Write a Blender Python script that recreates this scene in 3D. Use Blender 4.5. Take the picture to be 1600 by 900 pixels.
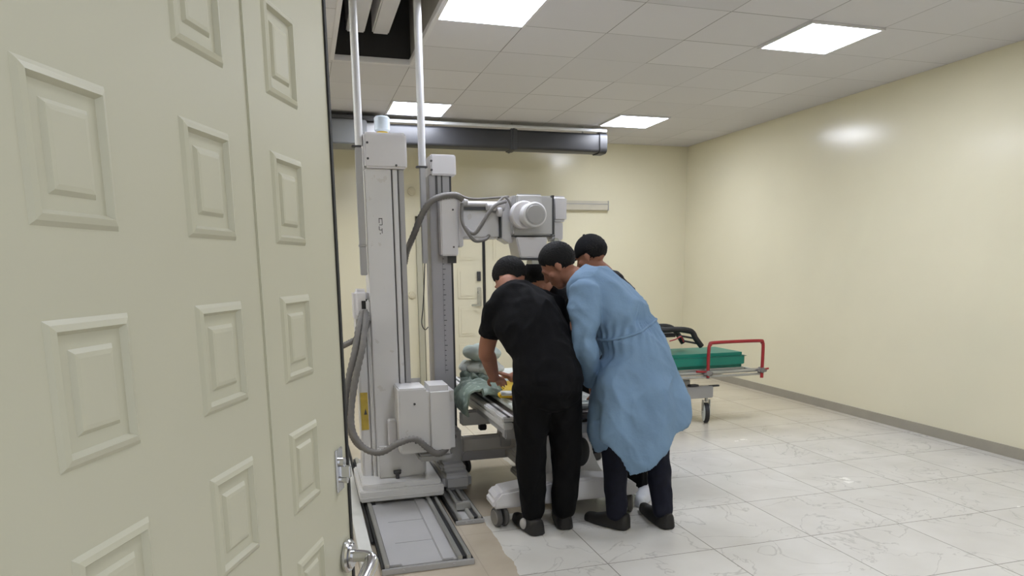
import bpy, bmesh, math, random
from mathutils import Vector, Matrix, noise
from math import sin, cos, pi, radians, atan2, sqrt
random.seed(7)
V = Vector
C = bpy.context.scene.collection
for o in list(bpy.data.objects): bpy.data.objects.remove(o)

# ------------------------------------------------------------------ camera, exposure, world
F, CX, CY, YAW, PITCH, ROLL, HC = 1108.0, 810.0, 610.0, .2895, .172, -.0098, 1.47
ff = V((sin(YAW)*cos(PITCH), cos(YAW)*cos(PITCH), -sin(PITCH)))
rt0 = V((cos(YAW), -sin(YAW), 0)); up0 = rt0.cross(ff)
RT = cos(ROLL)*rt0 + sin(ROLL)*up0
UP = -sin(ROLL)*rt0 + cos(ROLL)*up0
CAM = V((0, 0, HC))
cd = bpy.data.cameras.new('camera'); cam = bpy.data.objects.new('camera', cd); C.objects.link(cam)
m = Matrix((RT, UP, -ff)).transposed().to_4x4(); m.translation = CAM; cam.matrix_world = m
cd.sensor_width = 36; cd.lens = F/1600*36
cd.shift_x = -(CX-800)/1600; cd.shift_y = (CY-450)/1600
cd.clip_start = .02
S = bpy.context.scene; S.camera = cam
S.view_settings.view_transform = 'Standard'; S.view_settings.look = 'None'
S.view_settings.gamma = 1; S.view_settings.use_curve_mapping = False
S.view_settings.exposure = 1.54
PANEL = 10.5                      # brightness of the ceiling light panels
w = bpy.data.worlds.new('world'); S.world = w; w.use_nodes = True
w.node_tree.nodes['Background'].inputs[0].default_value = (.80, .84, .9, 1)
w.node_tree.nodes['Background'].inputs[1].default_value = .55   # daylight of the corridor behind the camera

def ray(u, v): return ff + RT*((u-CX)/F) + UP*((CY-v)/F)
def at(u, v, Y):                 # point of the plane y = Y seen at pixel u, v
    d = ray(u, v); return CAM + d*(Y/d.y)
def atz(u, v, z):
    d = ray(u, v); return CAM + d*((z-HC)/d.z)

# ------------------------------------------------------------------ materials
def lin(c): return tuple(((x/255)/12.92 if x/255 <= .04045 else ((x/255+.055)/1.055)**2.4) for x in c)
class NT:
    def __init__(s, m): s.t = m.node_tree; s.n = s.t.nodes; s.l = s.t.links
    def new(s, k, **kw):
        x = s.n.new(k)
        for a, b in kw.items(): setattr(x, a, b)
        return x
    def link(s, a, b): s.l.new(a, b)
    def math(s, op, a, b=None, c=None):
        x = s.new('ShaderNodeMath', operation=op)
        for i, q in enumerate((a, b, c)):
            if q is None: continue
            if isinstance(q, (int, float)): x.inputs[i].default_value = q
            else: s.link(q, x.inputs[i])
        return x.outputs[0]
    def mix(s, fac, a, b):
        x = s.new('ShaderNodeMix', data_type='RGBA')
        for i, q in ((0, fac), (6, a), (7, b)):
            if isinstance(q, (int, float)): x.inputs[i].default_value = q
            elif isinstance(q, tuple): x.inputs[i].default_value = (*q[:3], 1)
            else: s.link(q, x.inputs[i])
        return x.outputs[2]
def mat(name, col, rough=.6, metal=0, var=.06, vs=6, bump=0, bs=80, spec=.5, emit=None, trans=0, stretch=None, dirt=None, coat=0, srgb=True):
    m = bpy.data.materials.new(name); m.use_nodes = True; t = NT(m)
    b = t.n['Principled BSDF']; c = lin(col) if srgb else col
    tc = t.new('ShaderNodeTexCoord'); mp = t.new('ShaderNodeMapping')
    t.link(tc.outputs['Object'], mp.inputs[0])
    if stretch: mp.inputs['Scale'].default_value = stretch
    nz = t.new('ShaderNodeTexNoise'); nz.inputs['Scale'].default_value = vs; nz.inputs['Detail'].default_value = 4
    t.link(mp.outputs[0], nz.inputs[0])
    d = tuple(x*(1-var*2) for x in c); e = tuple(min(1, x*(1+var*2)) for x in c)
    out = t.mix(nz.outputs[0], d, e)
    if dirt:
        n2 = t.new('ShaderNodeTexNoise'); n2.inputs['Scale'].default_value = dirt[1]; n2.inputs['Detail'].default_value = 6
        t.link(tc.outputs['Object'], n2.inputs[0])
        f = t.math('MULTIPLY', t.math('GREATER_THAN', n2.outputs[0], dirt[2]), dirt[3])
        out = t.mix(f, out, lin(dirt[0]))
    t.link(out, b.inputs['Base Color'])
    b.inputs['Roughness'].default_value = rough; b.inputs['Metallic'].default_value = metal
    b.inputs['Specular IOR Level'].default_value = spec
    if coat: b.inputs['Coat Weight'].default_value = coat; b.inputs['Coat Roughness'].default_value = .15
    if bump:
        n3 = t.new('ShaderNodeTexNoise'); n3.inputs['Scale'].default_value = bs; n3.inputs['Detail'].default_value = 5
        t.link(mp.outputs[0], n3.inputs[0]); bp = t.new('ShaderNodeBump'); bp.inputs['Strength'].default_value = bump
        bp.inputs['Distance'].default_value = .01
        t.link(n3.outputs[0], bp.inputs['Height']); t.link(bp.outputs[0], b.inputs['Normal'])
    if trans:
        tr = t.new('ShaderNodeBsdfTranslucent'); tr.inputs[0].default_value = (*c, 1)
        ms = t.new('ShaderNodeMixShader'); ms.inputs[0].default_value = trans
        t.link(b.outputs[0], ms.inputs[1]); t.link(tr.outputs[0], ms.inputs[2])
        t.link(ms.outputs[0], t.n['Material Output'].inputs[0])
    return m

M = {}
M['wall'] = mat('cream gloss paint', (226, 220, 194), .2, var=.02, vs=1.5, bump=.03, bs=14, spec=.5)
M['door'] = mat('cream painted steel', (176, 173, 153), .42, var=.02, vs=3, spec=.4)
M['white_metal'] = mat('pale grey enamel', (214, 213, 213), .4, var=.03, vs=4, dirt=((176, 168, 156), 14, .68, .3))
M['grey_metal'] = mat('mid grey enamel', (168, 167, 167), .42, var=.04)
M['cap'] = mat('pale lilac grey cover', (216, 214, 216), .42, var=.02)
M['pipe'] = mat('white painted pipe', (205, 205, 206), .35, var=.02)
M['dark'] = mat('dark grey metal', (62, 62, 64), .45, var=.08)
M['duct'] = mat('charcoal painted duct', (46, 46, 48), .42, var=.08, vs=3)
M['duct_light'] = mat('grey galvanised duct', (122, 124, 126), .4, var=.06, vs=3)
M['black'] = mat('black rubber', (24, 24, 25), .6, var=.1)
M['chrome'] = mat('chrome', (200, 200, 202), .18, 1, var=.05)
M['alu'] = mat('brushed aluminium', (176, 176, 172), .35, .75, var=.06, stretch=(40, 2, 40))
M['hose'] = mat('grey corrugated hose', (118, 115, 112), .6, var=.1, vs=30)
M['yellow'] = mat('ochre sticker', (190, 165, 70), .6, var=.15, vs=20)
M['yellow_bright'] = mat('bright yellow plastic', (240, 200, 40), .5, var=.08)
M['red'] = mat('dark red enamel', (150, 36, 42), .35, var=.06)
M['green'] = mat('green vinyl', (10, 118, 100), .38, var=.08, vs=5, bump=.05, bs=20)
M['tshirt'] = mat('black cotton', (10, 10, 13), .85, var=.15, vs=8, bump=.2, bs=160, spec=.2)
M['trousers'] = mat('black trousers cloth', (6, 6, 8), .85, var=.15, vs=8, spec=.2)
M['jeans'] = mat('navy denim', (22, 24, 38), .8, var=.2, vs=30, spec=.25)
M['shoe'] = mat('black shoe leather', (26, 24, 24), .6, var=.2, vs=20)
M['sock'] = mat('pale sock', (176, 172, 168), .85, var=.1, vs=20)
M['skin'] = mat('skin', (150, 102, 80), .65, var=.06, vs=9)
M['hair'] = mat('black hair', (11, 10, 10), .75, var=.3, vs=60, bump=.35, bs=260, stretch=(1, 1, .3), spec=.3)
M['glove'] = mat('white glove', (205, 212, 215), .6, var=.05)
M['sheet'] = mat('white sheet', (214, 218, 212), .85, var=.05, vs=7, bump=.15, bs=60)
M['floor_white_trunk'] = mat('white cable trunking', (205, 205, 200), .45, var=.03)
M['plastic'] = mat('milky plastic', (205, 216, 226), .3, var=.03)

def gown_mat():
    m = mat('pale blue gown cloth', (122, 150, 178), .75, var=.10, vs=6, bump=.55, bs=22, trans=.15, spec=.25)
    return m
M['gown'] = gown_mat()
def blanket_mat():
    m = mat('grey green printed cloth', (128, 142, 132), .9, var=.1, vs=9, bump=.2, bs=50)
    t = NT(m); b = t.n['Principled BSDF']; tc = t.new('ShaderNodeTexCoord')
    vo = t.new('ShaderNodeTexVoronoi'); vo.inputs['Scale'].default_value = 26; t.link(tc.outputs['Object'], vo.inputs[0])
    r = t.new('ShaderNodeValToRGB'); r.color_ramp.elements[0].color = (*lin((160, 172, 162)), 1); r.color_ramp.elements[1].color = (*lin((132, 148, 138)), 1)
    r.color_ramp.elements[0].position = .25; r.color_ramp.elements[1].position = .45
    t.link(vo.outputs[0], r.inputs[0]); t.link(r.outputs[0], b.inputs['Base Color']); return m
M['blanket'] = blanket_mat()

def ceiling_mat():
    m = bpy.data.materials.new('ceiling tiles'); m.use_nodes = True; t = NT(m); b = t.n['Principled BSDF']
    g = t.new('ShaderNodeNewGeometry'); s = t.new('ShaderNodeSeparateXYZ'); t.link(g.outputs['Position'], s.inputs[0])
    x = t.math('DIVIDE', t.math('ADD', s.outputs[0], 60-.31), .6); y = t.math('DIVIDE', t.math('ADD', s.outputs[1], 60-.06), .6)
    fx = t.math('FRACT', x); fy = t.math('FRACT', y)
    ex = t.math('ABSOLUTE', t.math('SUBTRACT', fx, .5)); ey = t.math('ABSOLUTE', t.math('SUBTRACT', fy, .5))
    cb = t.new('ShaderNodeCombineXYZ'); t.link(t.math('FLOOR', x), cb.inputs[0]); t.link(t.math('FLOOR', y), cb.inputs[1])
    wn = t.new('ShaderNodeTexWhiteNoise', noise_dimensions='3D'); t.link(cb.outputs[0], wn.inputs[0])
    # each joint has its own darkness: some tiles sit badly
    gap = t.math('GREATER_THAN', t.math('MAXIMUM', ex, ey), t.math('SUBTRACT', .4985, t.math('MULTIPLY', wn.outputs[0], .006)))
    col = t.mix(wn.outputs[0], lin((205, 203, 206)), lin((214, 212, 215)))
    fac = t.math('MULTIPLY', gap, t.math('ADD', .35, t.math('MULTIPLY', wn.outputs[0], .45)))
    col = t.mix(fac, col, lin((85, 82, 78)))
    t.link(col, b.inputs['Base Color']); b.inputs['Roughness'].default_value = .55; b.inputs['Specular IOR Level'].default_value = .35
    bp = t.new('ShaderNodeBump'); bp.inputs['Strength'].default_value = .5; bp.inputs['Distance'].default_value = .01; bp.invert = True
    t.link(gap, bp.inputs['Height']); t.link(bp.outputs[0], b.inputs['Normal'])
    return m
M['ceiling'] = ceiling_mat()

def floor_mat():
    m = bpy.data.materials.new('marble look floor tiles'); m.use_nodes = True; t = NT(m); b = t.n['Principled BSDF']
    g = t.new('ShaderNodeNewGeometry'); s = t.new('ShaderNodeSeparateXYZ'); t.link(g.outputs['Position'], s.inputs[0])
    x = t.math('DIVIDE', t.math('ADD', s.outputs[0], 60-1.485), .605); y = t.math('DIVIDE', t.math('ADD', s.outputs[1], 60-3.09), .6)
    fx = t.math('FRACT', x); fy = t.math('FRACT', y)
    ex = t.math('ABSOLUTE', t.math('SUBTRACT', fx, .5)); ey = t.math('ABSOLUTE', t.math('SUBTRACT', fy, .5))
    joint = t.math('GREATER_THAN', t.math('MAXIMUM', ex, ey), .4955)
    cb = t.new('ShaderNodeCombineXYZ'); t.link(t.math('FLOOR', x), cb.inputs[0]); t.link(t.math('FLOOR', y), cb.inputs[1])
    wn = t.new('ShaderNodeTexWhiteNoise', noise_dimensions='3D'); t.link(cb.outputs[0], wn.inputs[0])
    ad = t.new('ShaderNodeVectorMath', operation='MULTIPLY_ADD'); t.link(cb.outputs[0], ad.inputs[0]); ad.inputs[1].default_value = (3.7, 1.9, 0)
    t.link(g.outputs['Position'], ad.inputs[2])
    # veins: thin dark lines where a warped noise crosses its middle
    nz = t.new('ShaderNodeTexNoise'); nz.inputs['Scale'].default_value = 2.1; nz.inputs['Detail'].default_value = 5; nz.inputs['Distortion'].default_value = 1.3
    t.link(ad.outputs[0], nz.inputs[0])
    v = t.math('ABSOLUTE', t.math('SUBTRACT', nz.outputs[0], .5))
    vein = t.math('MULTIPLY', t.math('SUBTRACT', 1, t.math('MINIMUM', 1, t.math('MULTIPLY', v, 95))), .30)
    n2 = t.new('ShaderNodeTexNoise'); n2.inputs['Scale'].default_value = 3; n2.inputs['Detail'].default_value = 6; t.link(ad.outputs[0], n2.inputs[0])
    white = t.mix(n2.outputs[0], lin((196, 192, 184)), lin((222, 220, 214)))
    white = t.mix(vein, white, lin((110, 104, 98)))
    # old tan tiles to the left and under the table
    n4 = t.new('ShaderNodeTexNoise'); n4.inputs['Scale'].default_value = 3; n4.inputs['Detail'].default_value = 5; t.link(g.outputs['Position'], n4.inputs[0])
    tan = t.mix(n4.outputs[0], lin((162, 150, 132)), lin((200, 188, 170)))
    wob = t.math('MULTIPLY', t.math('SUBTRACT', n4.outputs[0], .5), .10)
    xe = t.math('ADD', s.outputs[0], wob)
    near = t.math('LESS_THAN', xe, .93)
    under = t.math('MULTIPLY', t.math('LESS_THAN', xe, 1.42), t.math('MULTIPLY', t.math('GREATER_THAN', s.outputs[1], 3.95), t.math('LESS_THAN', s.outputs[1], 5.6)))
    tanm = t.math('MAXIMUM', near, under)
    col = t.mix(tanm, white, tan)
    # floor colour blends to beige towards the far end
    far = t.new('ShaderNodeMapRange'); t.link(s.outputs[1], far.inputs[0]); far.inputs[1].default_value = 4.8; far.inputs[2].default_value = 6.2
    col = t.mix(t.math('MULTIPLY', far.outputs[0], .75), col, lin((208, 196, 170)))
    jf = t.math('MULTIPLY', joint, t.math('SUBTRACT', .75, t.math('MULTIPLY', tanm, .55)))
    col = t.mix(jf, col, lin((112, 106, 98)))
    t.link(col, b.inputs['Base Color']); b.inputs['Roughness'].default_value = .2
    b.inputs['Specular IOR Level'].default_value = .45
    t.link(t.math('ADD', .16, t.math('MULTIPLY', n2.outputs[0], .16)), b.inputs['Roughness'])
    return m
M['floor'] = floor_mat()

def light_mat():
    m = bpy.data.materials.new('lit light diffuser'); m.use_nodes = True; t = NT(m); b = t.n['Principled BSDF']
    tc = t.new('ShaderNodeTexCoord'); s = t.new('ShaderNodeSeparateXYZ'); t.link(tc.outputs['Object'], s.inputs[0])
    # warm tube showing through the middle of the cool diffuser
    f = t.math('SUBTRACT', 1, t.math('MINIMUM', 1, t.math('MULTIPLY', t.math('ABSOLUTE', s.outputs[1]), 7)))
    lp = t.mix(f, (.86, .94, 1.15), (1.0, .94, .80))
    t.link(lp, b.inputs['Emission Color']); b.inputs['Emission Strength'].default_value = PANEL
    b.inputs['Base Color'].default_value = (.8, .8, .8, 1); return m
M['lit'] = light_mat()

# ------------------------------------------------------------------ builders
def origin(o):
    p = V((0, 0, 0))
    while o: p += o.location; o = o.parent
    return p
def finish(me):
    for p in me.polygons: p.use_smooth = True
def obj(name, bm, m, parent=None, smooth=True, kind=None, label=None, ang=.6):
    """link a bmesh built in world coordinates as ONE object; its origin is its parent's, or its own base"""
    if isinstance(bm, bpy.types.Mesh): me = bm
    else:
        bmesh.ops.remove_doubles(bm, verts=bm.verts, dist=1e-6)
        bmesh.ops.recalc_face_normals(bm, faces=bm.faces)
        me = bpy.data.meshes.new(name); bm.to_mesh(me); bm.free()
    o = bpy.data.objects.new(name, me); C.objects.link(o)
    if parent: org = origin(parent); o.parent = parent
    else:
        xs = [v.co for v in me.vertices]
        lo = [min(c[i] for c in xs) for i in range(3)]; hi = [max(c[i] for c in xs) for i in range(3)]
        org = V(((lo[0]+hi[0])/2, (lo[1]+hi[1])/2, lo[2])); o.location = org
    me.transform(Matrix.Translation(-org))
    for q in (m if isinstance(m, (list, tuple)) else [m]): me.materials.append(q)
    if smooth:
        finish(me)
        try: me.set_sharp_from_angle(angle=ang)
        except Exception: pass
    if kind: o['kind'] = kind
    if label: o['label'] = label
    return o
def pieces(name, bm, m, parent, **kw):
    """each loose piece of bm becomes an object of its own"""
    bmesh.ops.remove_doubles(bm, verts=bm.verts, dist=1e-6); bm.verts.index_update(); out = []; left = set(bm.verts)
    isl = []
    while left:
        st = [left.pop()]; g = set(st)
        while st:
            for e in st.pop().link_edges:
                for v in e.verts:
                    if v in left: left.discard(v); g.add(v); st.append(v)
        isl.append(g)
    for g in isl:
        b2 = bm.copy(); ids = {v.index for v in g}; b2.verts.ensure_lookup_table()
        bmesh.ops.delete(b2, geom=[v for v in b2.verts if v.index not in ids], context='VERTS'); out.append(obj(name, b2, m, parent, **kw))
    bm.free(); return out
def thing(name, loc, label, cat, group=None):
    o = bpy.data.objects.new(name, None); C.objects.link(o); o.location = loc; o.empty_display_size = .1
    return tag(o, label, cat, group)
def tag(o, label, cat, group=None):
    o['label'] = label; o['category'] = cat
    if group: o['group'] = group
    return o
def copy_tree(o, parent=None):
    c = o.copy(); C.objects.link(c); c.parent = parent
    for ch in list(o.children): copy_tree(ch, c)
    return c
def merge(bm, tmp, mi=0):
    me = bpy.data.meshes.new('t'); 
    for f in tmp.faces: f.material_index = mi
    tmp.to_mesh(me); tmp.free(); bm.from_mesh(me); bpy.data.meshes.remove(me)
def box(bm, lo, hi, bev=0, seg=2, rot=None, mi=0, taper=None):
    t = bmesh.new(); bmesh.ops.create_cube(t, size=1)
    lo, hi = V(lo), V(hi); c = (lo+hi)/2; d = hi-lo
    for v in t.verts: 
        k = 1
        if taper and v.co.z > 0: k = taper
        v.co = V((v.co.x*d.x*k, v.co.y*d.y*k, v.co.z*d.z))
    if bev: bmesh.ops.bevel(t, geom=t.edges[:], offset=bev, segments=seg, affect='EDGES', clamp_overlap=True)
    mt = Matrix.Translation(c)
    if rot is not None: mt = mt @ rot.to_4x4()
    t.transform(mt); merge(bm, t, mi)
def prism(bm, pts, y0, y1, bev=0, axis='y', mi=0):
    """extrude an outline (pairs) along an axis"""
    t = bmesh.new()
    def P(a, b, c): return (a, c, b) if axis == 'y' else ((c, a, b) if axis == 'x' else (a, b, c))
    A = [t.verts.new(P(a, b, y0)) for a, b in pts]; B = [t.verts.new(P(a, b, y1)) for a, b in pts]
    t.faces.new(A); t.faces.new(B[::-1]); n = len(pts)
    for i in range(n): t.faces.new((A[i], B[i], B[(i+1) % n], A[(i+1) % n]))
    bmesh.ops.recalc_face_normals(t, faces=t.faces)
    if bev: bmesh.ops.bevel(t, geom=t.edges[:], offset=bev, segments=2, affect='EDGES', clamp_overlap=True)
    merge(bm, t, mi)
def smooth_path(pts, k=6):
    pts = [V(p) for p in pts]; out = []
    for i in range(len(pts)-1):
        p0 = pts[max(i-1, 0)]; p1 = pts[i]; p2 = pts[i+1]; p3 = pts[min(i+2, len(pts)-1)]
        for j in range(k):
            t = j/k
            out.append(.5*((2*p1)+(p2-p0)*t+(2*p0-5*p1+4*p2-p3)*t*t+(3*p1-p0-3*p2+p3)*t**3))
    out.append(pts[-1]); return out
def loft(bm, pts, rad, lat=None, n=16, cap=True, mi=0):
    """tube through pts; rad: number or (lateral, depth) per point; lat: direction of the lateral axis"""
    pts = [V(p) for p in pts]; N = len(pts); rings = []
    prev = None
    for i, p in enumerate(pts):
        tg = (pts[min(i+1, N-1)]-pts[max(i-1, 0)]).normalized()
        if lat is not None: a = V(lat)
        elif prev is not None: a = prev
        else: a = V((0, 0, 1)) if abs(tg.z) < .8 else V((1, 0, 0))
        a = (a-tg*a.dot(tg))
        if a.length < 1e-4: a = tg.orthogonal()
        a.normalize(); prev = a; b = tg.cross(a)
        r = rad[i] if isinstance(rad, (list, tuple)) else rad
        ra, rb = r if isinstance(r, (list, tuple)) else (r, r)
        rings.append([bm.verts.new(p+a*ra*cos(2*pi*k/n)+b*rb*sin(2*pi*k/n)) for k in range(n)])
    for i in range(N-1):
        for k in range(n):
            f = bm.faces.new((rings[i][k], rings[i][(k+1) % n], rings[i+1][(k+1) % n], rings[i+1][k])); f.material_index = mi
    if cap:
        bm.faces.new(rings[0][::-1]).material_index = mi; bm.faces.new(rings[-1]).material_index = mi
def sloft(bm, pts, rad, lat=None, n=16, k=5):
    """loft with the points and the radii both smoothed, ends rounded off"""
    P = smooth_path(pts, k)
    R = [r if isinstance(r, (list, tuple)) else (r, r) for r in rad]
    R = smooth_path([(a, b, 0) for a, b in R], k); R = [(max(.001, q.x), max(.001, q.y)) for q in R]
    d0 = (P[0]-P[1]).normalized(); d1 = (P[-1]-P[-2]).normalized()
    r0, r1 = R[0], R[-1]; m0, m1 = min(r0), min(r1)
    P = [P[0]+d0*m0*.8, P[0]+d0*m0*.5]+P+[P[-1]+d1*m1*.5, P[-1]+d1*m1*.8]
    R = [(r0[0]*.45, r0[1]*.45), (r0[0]*.85, r0[1]*.85)]+R+[(r1[0]*.85, r1[1]*.85), (r1[0]*.45, r1[1]*.45)]
    loft(bm, P, R, lat, n)
def cyl(bm, a, b, r, n=20, r2=None, mi=0, bev=0):
    a, b = V(a), V(b); L = (b-a).length; r2 = r if r2 is None else r2
    if bev:
        d = (b-a).normalized(); loft(bm, [a, a+d*bev, b-d*bev, b], [r-bev, r, r2, r2-bev], n=n, mi=mi)
    else: loft(bm, [a, b], [r, r2], n=n, mi=mi)
def tube(bm, pts, r, n=10, k=6, ribs=0):
    P = smooth_path(pts, k)
    if ribs:
        Q = []; R = []
        for i in range(len(P)-1):
            L = (P[i+1]-P[i]).length; c = max(1, int(L/ribs))
            for j in range(c): Q.append(P[i].lerp(P[i+1], j/c))
        Q.append(P[-1]); R = [r*(1.0 if i % 2 else .84) for i in range(len(Q))]
        loft(bm, Q, R, n=n)
    else: loft(bm, P, r, n=n)
def ell(bm, c, r, ax=None, seg=20):
    t = bmesh.new(); bmesh.ops.create_uvsphere(t, u_segments=seg, v_segments=max(8, seg//2+2), radius=1)
    for v in t.verts: v.co = V((v.co.x*r[0], v.co.y*r[1], v.co.z*r[2]))
    mt = Matrix.Translation(V(c))
    if ax: mt = mt @ Matrix([V(a) for a in ax]).transposed().to_4x4()
    t.transform(mt); merge(bm, t)
def fuse(bm, voxel=.007, smooth=4, disp=None):
    """voxel-join overlapping closed shapes into one skin"""
    bmesh.ops.recalc_face_normals(bm, faces=bm.faces)
    me = bpy.data.meshes.new('tmp'); bm.to_mesh(me); bm.free()
    o = bpy.data.objects.new('tmp', me); C.objects.link(o)
    r = o.modifiers.new('r', 'REMESH'); r.mode = 'VOXEL'; r.voxel_size = voxel
    s = o.modifiers.new('s', 'SMOOTH'); s.iterations = smooth; s.factor = .5
    dg = bpy.context.evaluated_depsgraph_get(); dg.update()
    out = bpy.data.meshes.new_from_object(o.evaluated_get(dg))
    bpy.data.objects.remove(o); bpy.data.meshes.remove(me)
    if disp:
        nn = [v.normal.copy() for v in out.vertices]
        for v, n in zip(out.vertices, nn): v.co += n*disp(v.co, n)
    return out

# ------------------------------------------------------------------ room shell
H = 3.06; XL, XR, YF, YB = -1.5, 5.11, .30, 8.98
def quad(bm, pts, mi=0):
    f = bm.faces.new([bm.verts.new(p) for p in pts]); f.material_index = mi
def slab(name, lo, hi, m, kind='structure'):
    b = bmesh.new(); box(b, lo, hi); return obj(name, b, m, smooth=False, kind=kind)
slab('floor', (XL-.1, -2.2, -.08), (XR+.1, YB+.1, 0), M['floor'])
slab('wall_back', (XL-.1, YB, 0), (XR+.1, YB+.12, H+.5), M['wall'])
slab('wall_right', (XR, .2, 0), (XR+.12, YB, H+.5), M['wall'])
slab('wall_left', (XL-.12, .2, 0), (XL, YB, H+.5), M['wall'])
b = bmesh.new()                                                       # wall with the doorway the picture is taken through
box(b, (XL, .16, 0), (-.30, .30, H)); box(b, (.72, .16, 0), (XR, .30, H)); box(b, (-.30, .16, 2.14), (.72, .30, H))
obj('wall_front', b, M['wall'], smooth=False, kind='structure')
# ceiling with an opening one tile wide
hx0, hx1, hy0, hy1 = .31, .91, 3.06, 5.95
b = bmesh.new()
T = .03
box(b, (XL-.1, .16, H), (hx0, YB, H+T)); box(b, (hx1, .16, H), (XR+.1, YB, H+T))
box(b, (hx0, .16, H), (hx1, hy0, H+T)); box(b, (hx0, hy1, H), (hx1, YB, H+T))
obj('ceiling', b, M['ceiling'], smooth=False, kind='structure')
b = bmesh.new()
for lo, hi in (((hx0-.02, hy0, H-.012), (hx0+.012, hy1, H+.03)), ((hx1-.012, hy0, H-.012), (hx1+.02, hy1, H+.03)), ((hx0, hy1-.012, H-.012), (hx1, hy1+.02, H+.03))):
    box(b, lo, hi, .003)
obj('trim_1', b, M['cap'], kind='structure', smooth=False)
# plenum above the opening
b = bmesh.new(); box(b, (XL-.1, .16, H+.75), (XR+.1, YB+.1, H+.83)); obj('ceiling_slab', b, mat('raw concrete', (120, 116, 110), .9, var=.15), kind='structure', smooth=False)
b = bmesh.new()
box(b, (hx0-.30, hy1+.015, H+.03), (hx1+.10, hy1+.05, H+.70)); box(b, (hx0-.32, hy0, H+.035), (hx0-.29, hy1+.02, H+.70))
obj('trim_2', b, mat('shade toned plenum board', (52, 50, 50), .8), kind='structure', smooth=False)  # board coloured dark to stand for the shadow inside the opening
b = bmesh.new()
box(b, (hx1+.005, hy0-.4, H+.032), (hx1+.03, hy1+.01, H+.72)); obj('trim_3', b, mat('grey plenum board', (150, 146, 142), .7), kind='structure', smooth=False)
t = thing('air_duct', (.62, 4.7, H+.3), 'pale sheet metal duct running above the open ceiling slot', 'duct')
b = bmesh.new(); box(b, (.60, 3.1, H+.15), (.725, 5.78, H+.50), .01); obj('duct_body', b, M['cap'], t)
b = bmesh.new(); box(b, (.41, 3.1, H+.15), (.545, 5.78, H+.40), .008); obj('side_channel', b, M['cap'], t)
b = bmesh.new()
for y in (3.6, 4.8): box(b, (.33, y, H+.50), (.90, y+.04, H+.54)); 
pieces('cross_bar', b, M['dark'], t)
# baseboards
slab('baseboard_right', (XR-.014, .3, 0), (XR, YB, .085), mat('grey baseboard tile', (158, 152, 138), .5))
slab('baseboard_back', (2.88, YB-.014, 0), (XR-.014, YB, .085), M['grey_metal'])
slab('baseboard_left', (XL, YB-.014, 0), (1.36, YB, .085), M['grey_metal'])

# ------------------------------------------------------------------ ceiling lights
def ceiling_light(x, y, label, first=[None]):
    if first[0] is None:
        t = thing('ceiling_light', (0, 0, 0), label, 'ceiling light', 'square ceiling light panels')
        b = bmesh.new()
        for lo, hi in (((-.3, -.3, -.012), (-.28, .3, .02)), ((.28, -.3, -.012), (.3, .3, .02)), ((-.28, -.3, -.012), (.28, -.28, .02)), ((-.28, .28, -.012), (.28, .3, .02))): box(b, lo, hi)
        obj('frame', b, M['cap'], t, smooth=False)
        b = bmesh.new(); box(b, (-.285, -.285, -.008), (.285, .285, .0)); obj('diffuser', b, M['lit'], t, smooth=False)
        first[0] = t
    else: t = copy_tree(first[0]); t['label'] = label
    t.location = (x, y, H-.003)
ceiling_light(1.21, 4.56, 'large square ceiling light cut off by the top of the picture, nearest the camera')
ceiling_light(1.21, 7.50, 'lit square ceiling light above the dark duct, behind the white pipes')
ceiling_light(3.62, 7.56, 'lit square ceiling light beyond the right end of the dark duct')
ceiling_light(3.62, 4.56, 'lit square ceiling light at the far right above the floor tiles')
ceiling_light(-1.19, 4.56, 'added unseen ceiling light left of the open ceiling slot, behind the open door')  # added out of view to brighten the back wall
ceiling_light(1.21, 1.62, 'added unseen ceiling light just inside the entrance, overhead')  # unseen panel added to lift the door and column brightness
ceiling_light(3.62, 1.62, 'added unseen ceiling light in the near right corner of the room')  # unseen panel, added for more light from the near side

# ------------------------------------------------------------------ entrance door leaf, open into the room
DP = V((.044, 1.195)); da = radians(21.4); dv = V((sin(da), cos(da), 0)); dn = V((cos(da), -sin(da), 0))
def D(s, n, z): return V((DP.x, DP.y, 0))+dv*s+dn*n+V((0, 0, z))
def dbox(bm, s0, s1, n0, n1, z0, z1, bev=0):
    t = bmesh.new(); box(t, (s0, -n1, z0), (s1, -n0, z1), bev)
    t.transform(Matrix.Translation((DP.x, DP.y, 0)) @ Matrix((dv, -dn, V((0, 0, 1)))).transposed().to_4x4()); merge(bm, t)
b = bmesh.new()
# face with pressed panels: ring of ridge, recess and raised field per panel
rows = [(.175+.1875*i, .175+.1875*i+.118) for i in range(10)]
rows = [(z0-.0, z1-.0) for z0, z1 in rows]
off = 1.316-rows[6][0]; rows = [(a+off, c+off) for a, c in rows]
cols = [(-.208-.2133*i, -.106-.2133*i) for i in range(4)]
S0, S1, ZT = -.945, .022, 2.06
xs = sorted({S0, S1} | {v for c in cols for v in c}); zs = sorted({.01, ZT} | {v for r in rows for v in r})
def inner(s0, s1, z0, z1):
    prof = [(0, 0), (.004, .003), (.009, .0045), (.014, -.003), (.020, -.004), (.028, .0022), (.032, .0028)]
    last = None
    for ins, hgt in prof:
        r = [b.verts.new(D(s0+ins, hgt, z0+ins)), b.verts.new(D(s1-ins, hgt, z0+ins)), b.verts.new(D(s1-ins, hgt, z1-ins)), b.verts.new(D(s0+ins, hgt, z1-ins))]
        if last:
            for k in range(4): b.faces.new((last[k], last[(k+1) % 4], r[(k+1) % 4], r[k]))
        last = r
    b.faces.new(last)
for i in range(len(xs)-1):
    for j in range(len(zs)-1):
        s0, s1, z0, z1 = xs[i], xs[i+1], zs[j], zs[j+1]
        if (s0, s1) in cols and (z0, z1) in rows: inner(s0, s1, z0, z1)
        else: b.faces.new([b.verts.new(D(*q)) for q in ((s0, 0, z0), (s1, 0, z0), (s1, 0, z1), (s0, 0, z1))])
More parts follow.
